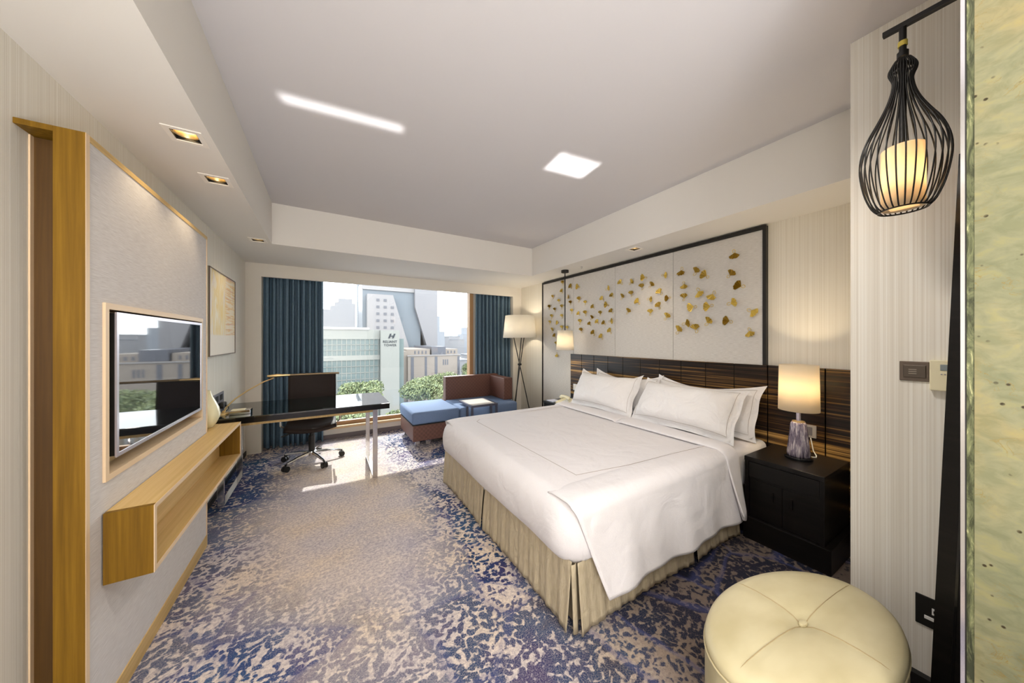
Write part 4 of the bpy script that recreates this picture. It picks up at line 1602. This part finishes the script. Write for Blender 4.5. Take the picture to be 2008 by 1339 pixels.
def text(s, x, y, z, size, m_, parent, sp=1.0):
    cu = bpy.data.curves.new('lettering', 'FONT')
    cu.body = s
    cu.size = size
    cu.extrude = .04
    cu.align_x = 'CENTER'
    cu.space_character = sp
    tmp = bpy.data.objects.new('tmp', cu)
    COL.objects.link(tmp)
    dg = bpy.context.evaluated_depsgraph_get()
    me_ = bpy.data.meshes.new_from_object(tmp.evaluated_get(dg))
    bpy.data.objects.remove(tmp)
    me_.materials.clear()
    me_.materials.append(m_)
    o = bpy.data.objects.new('lettering', me_)
    COL.objects.link(o)
    o.parent = parent
    o.rotation_euler = (PI / 2, 0, 0)
    o.location = Vector((x, y, z)) - wpos(parent)
    return o
text('RELIANT', 12.95, 78.56, .55, .82, ext['ink'], t, 1.0)
text('TOWER', 13.0, 78.56, -.25, .72, ext['ink'], t, 1.15)

# tower behind with slanted glass
t = thing('tower_building', 'tall pale tower with a slanting glass wedge and small square windows', 'building', (20, 132, ZG))
bm = bm_new()
prism(bm, [(13.4, ZG), (33.3, ZG), (22.5, 18.6), (13.4, 18.6)], 'Y', 129.5, 133)
obj('wall', bm, ext['tower_wall'], t)
obj('glass', B(11.9, 34, 133, 150, ZG, 24.0), ext['slate_glass'], t)
obj('wall', B(11.7, 31.5, 132.4, 133, 20.6, 26), ext['tower_wall'], t)
bm = bm_new()
prism(bm, [(31.3, 44), (31.3, 14.5), (36.0, -1), (36.0, ZG), (40.6, ZG), (40.6, 44)], 'Y', 131, 150)
obj('slab', bm, ext['pale_slab'], t)
for r_ in range(6):
    z = 16.4 - 2.62 * r_
    for c_, x in enumerate((17.0, 19.6, 22.2)):
        if r_ == 0 and c_ == 2:
            continue
        obj('window', B(x - .55, x + .55, 129.4, 129.5, z - .5, z + .5), ext['win_dark'], t)
# far buildings
t = thing('stepped_tower', 'hazy grey stepped tower with twin antennas, far left in the window view', 'building', (7, 220, ZG))
obj('wall', B(-14, 15.8, 220, 240, ZG, 19.5), ext['haze_grey'], t)
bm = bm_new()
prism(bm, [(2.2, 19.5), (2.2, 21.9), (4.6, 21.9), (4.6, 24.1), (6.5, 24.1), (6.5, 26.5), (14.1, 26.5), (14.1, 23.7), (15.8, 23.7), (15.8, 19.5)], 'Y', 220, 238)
obj('upper_storeys', bm, ext['haze_grey'], t)
obj('antenna', B(8.9, 9.15, 226, 226.25, 26.5, 32), ext['haze_grey'], t)
obj('antenna', B(9.8, 10.05, 226, 226.25, 26.5, 33), ext['haze_grey'], t)
t = thing('slender_tower', 'thin bluish tower just left of the tall slanted tower', 'building', (22, 262, ZG))
obj('wall', B(20, 25, 260, 275, ZG, 46), ext['haze_blue'], t)
bm = bm_new()
for k in range(36):
    box(bm, 20, 25, 259.8, 260, ZG + 8 + 1.6 * k, ZG + 8.5 + 1.6 * k)
o = obj('floor_line', bm, ext['slate_glass'], t)
o['kind'] = 'stuff'
t = thing('distant_tower', 'pale blue distant tower rising right behind the slanted tower', 'building', (92, 302, ZG))
obj('wall', B(82, 93.1, 300, 320, ZG, 27.6), ext['haze_blue'], t)
obj('lower_wall', B(93.1, 95.3, 300, 320, ZG, 23.8), ext['haze_blue'], t)
obj('lower_wall', B(95.3, 100.3, 300, 320, ZG, 9.0), ext['haze_blue'], t)
t = thing('distant_block', 'small hazy block on the horizon at the right of the window', 'building', (166, 402, ZG))
obj('wall', B(159, 164, 400, 420, ZG, 8.4), ext['haze_blue'], t)
obj('tall_wall', B(164, 176, 400, 420, ZG, 17.6), ext['haze_blue'], t)
# beige block on the right
t = thing('stone_building', 'beige stone building with tall dark window bands, lower right of the view', 'building', (29, 102, ZG))
obj('wall', B(21.7, 38.6, 100, 125, ZG, -3.6), ext['beige_stone'], t)
obj('annex', B(19.2, 21.7, 101, 125, ZG, -2.4), ext['beige_stone'], t)
obj('attic', B(21.7, 29.0, 101.5, 125, -3.6, -1.75), ext['beige_stone'], t)
obj('penthouse', B(29.4, 34.1, 101, 125, -3.6, -1.0), ext['dark_band'], t)
obj('attic', B(34.1, 38.4, 101.5, 125, -3.6, -1.85), ext['beige_stone'], t)
obj('cornice', B(21.5, 38.8, 99.8, 100, -3.9, -3.6), ext['tower_wall'], t)
for x0_, x1_ in ((22.6, 23.5), (26.9, 27.6), (30.1, 31.0), (37.8, 38.6)):
    obj('window', B(x0_, x1_, 99.95, 100, -13, -4.2), ext['dark_band'], t)
for x in (32.8, 33.5, 34.2):
    obj('window', B(x, x + .4, 99.95, 100, -7.0, -5.2), ext['dark_band'], t)
for k in range(4):
    obj('window', B(24.0 + k * 1.15, 24.45 + k * 1.15, 101.45, 101.5, -3.3, -2.3), ext['dark_band'], t)
for k in range(3):
    obj('window', B(34.8 + k * 1.15, 35.3 + k * 1.15, 101.45, 101.5, -3.3, -2.4), ext['dark_band'], t)
# background town blocks
TB = [(105, 330, 20, 4), (128, 345, 22, 1), (60, 250, 26, -5), (83, 240, 14, -7), (190, 420, 26, 6), (215, 430, 20, 10), (-60, 200, 30, 20), (240, 440, 26, 5), (46, 150, 10, -9), (60, 160, 14, -10), (80, 170, 16, -8), (140, 380, 14, 5)]
TL = ['faint town block behind the trees', 'faint low town block on the horizon', 'pale town block behind the beige building', 'low pale town block right of the beige building',
      'hazy block under the distant skyline', 'hazy higher block on the skyline', 'tall pale block hidden behind the teal curtain', 'hazy block at the end of the skyline',
      'low roof beside the beige building', 'second low roof beyond the beige building', 'third low roof beyond the beige building', 'pale narrow block on the horizon']
for (x, y, w_, top), l_ in zip(TB, TL):
    t = thing('town_building', l_, 'building', (x, y, ZG), 'town buildings on the skyline')
    obj('wall', B(x - w_ / 2, x + w_ / 2, y, y + 14, ZG, top), ext['haze_grey'], t)
    obj('roof', B(x - w_ / 2 - .3, x + w_ / 2 + .3, y - .3, y + 14.3, top, top + .5), ext['haze_blue'], t)

# trees
lf = mat('tree_leaves', (.16, .24, .09), .7, spec=.2)
h = N(lf)
mp = h.coords((1, 1, 1))
a = h.noise(mp, 2.5, 2)
r = h.ramp(a, 0, [(.35, (.085, .115, .065)), (.65, (.19, .215, .105))])
h.color((r, 0))
bk = mat('tree_bark', (.16, .13, .10), .9)
def tree(x, y, top, rad, label, n, seed):
    rn = random.Random(seed)
    t = thing('tree', label, 'tree', (x, y, ZG), 'street trees outside the window')
    bm = bm_new()
    tube(bm, [(x, y, ZG), (x + .1, y, ZG + 4), (x, y, top - rad)], .3, 8, taper=[.4, .3, .18])
    obj('trunk', bm, bk, t, smooth=True)
    verts, faces = [], []
    lobes = [(x + rn.uniform(-.6, .6) * rad, y + rn.uniform(-.6, .6) * rad, top - rad * rn.uniform(.45, .95), rad * rn.uniform(.4, .6)) for _ in range(13)]
    lobes.append((x, y, top - rad * .55, rad * .55))
    off = wpos(t)
    for k in range(n):
        l_ = rn.choice(lobes)
        d = Vector((rn.gauss(0, 1), rn.gauss(0, 1), rn.gauss(0, 1))).normalized()
        p = Vector(l_[:3]) + Vector((d.x, d.y, d.z * .72)) * l_[3] * rn.uniform(.72, 1.0)
        q = Vector((rn.gauss(0, 1), rn.gauss(0, 1), rn.gauss(0, 1))).normalized()
        a_ = (d * .7 + q).normalized()
        e1 = a_.orthogonal().normalized() * rn.uniform(.10, .2)
        e2 = a_.cross(e1).normalized() * rn.uniform(.07, .13)
        i0 = len(verts)
        for c_ in (e1, e2, -e1, -e2):
            verts.append(tuple(p + c_ - off))
        faces.append((i0, i0 + 1, i0 + 2, i0 + 3))
    me = bpy.data.meshes.new('crown')
    me.from_pydata(verts, [], faces)
    me.materials.append(lf)
    o = bpy.data.objects.new('crown', me)
    COL.objects.link(o)
    o.parent = t
    o['kind'] = 'stuff'
tree(3.6, 44, -3.5, 3.0, 'leafy tree rising above the far end of the desk', 9000, 1)
tree(11.4, 45, -3.5, 3.1, 'bright leafy tree left of the sofa back, before the beige building', 9000, 2)
tree(18.0, 55, -4.1, 3.4, 'bluish-green tree just behind the sofa back', 9000, 3)
tree(8.2, 38.5, -6.4, 2.3, 'low tree crown between the desk end and the sofa', 8000, 4)
tree(1.5, 36, -5.2, 3.0, 'tree half hidden by the office chair', 8000, 5)
tree(-4.0, 46, -4.0, 3.4, 'tree behind the wide teal curtain', 6000, 6)
tree(27.5, 62, -4.6, 3.4, 'tree to the right, behind the sofa arm', 7000, 7)
tree(43.0, 98, -6.0, 4.0, 'far tree beside the beige building', 6000, 8)
tree(31.0, 86, -8.5, 3.6, 'far tree in front of the beige building', 6000, 9)
tree(4.6, 31.0, -7.0, 2.2, 'lowest tree crown just above the window sill', 7000, 10)
tree(14.6, 38, -7.0, 2.3, 'low tree crown behind the chaise cushion', 7000, 11)
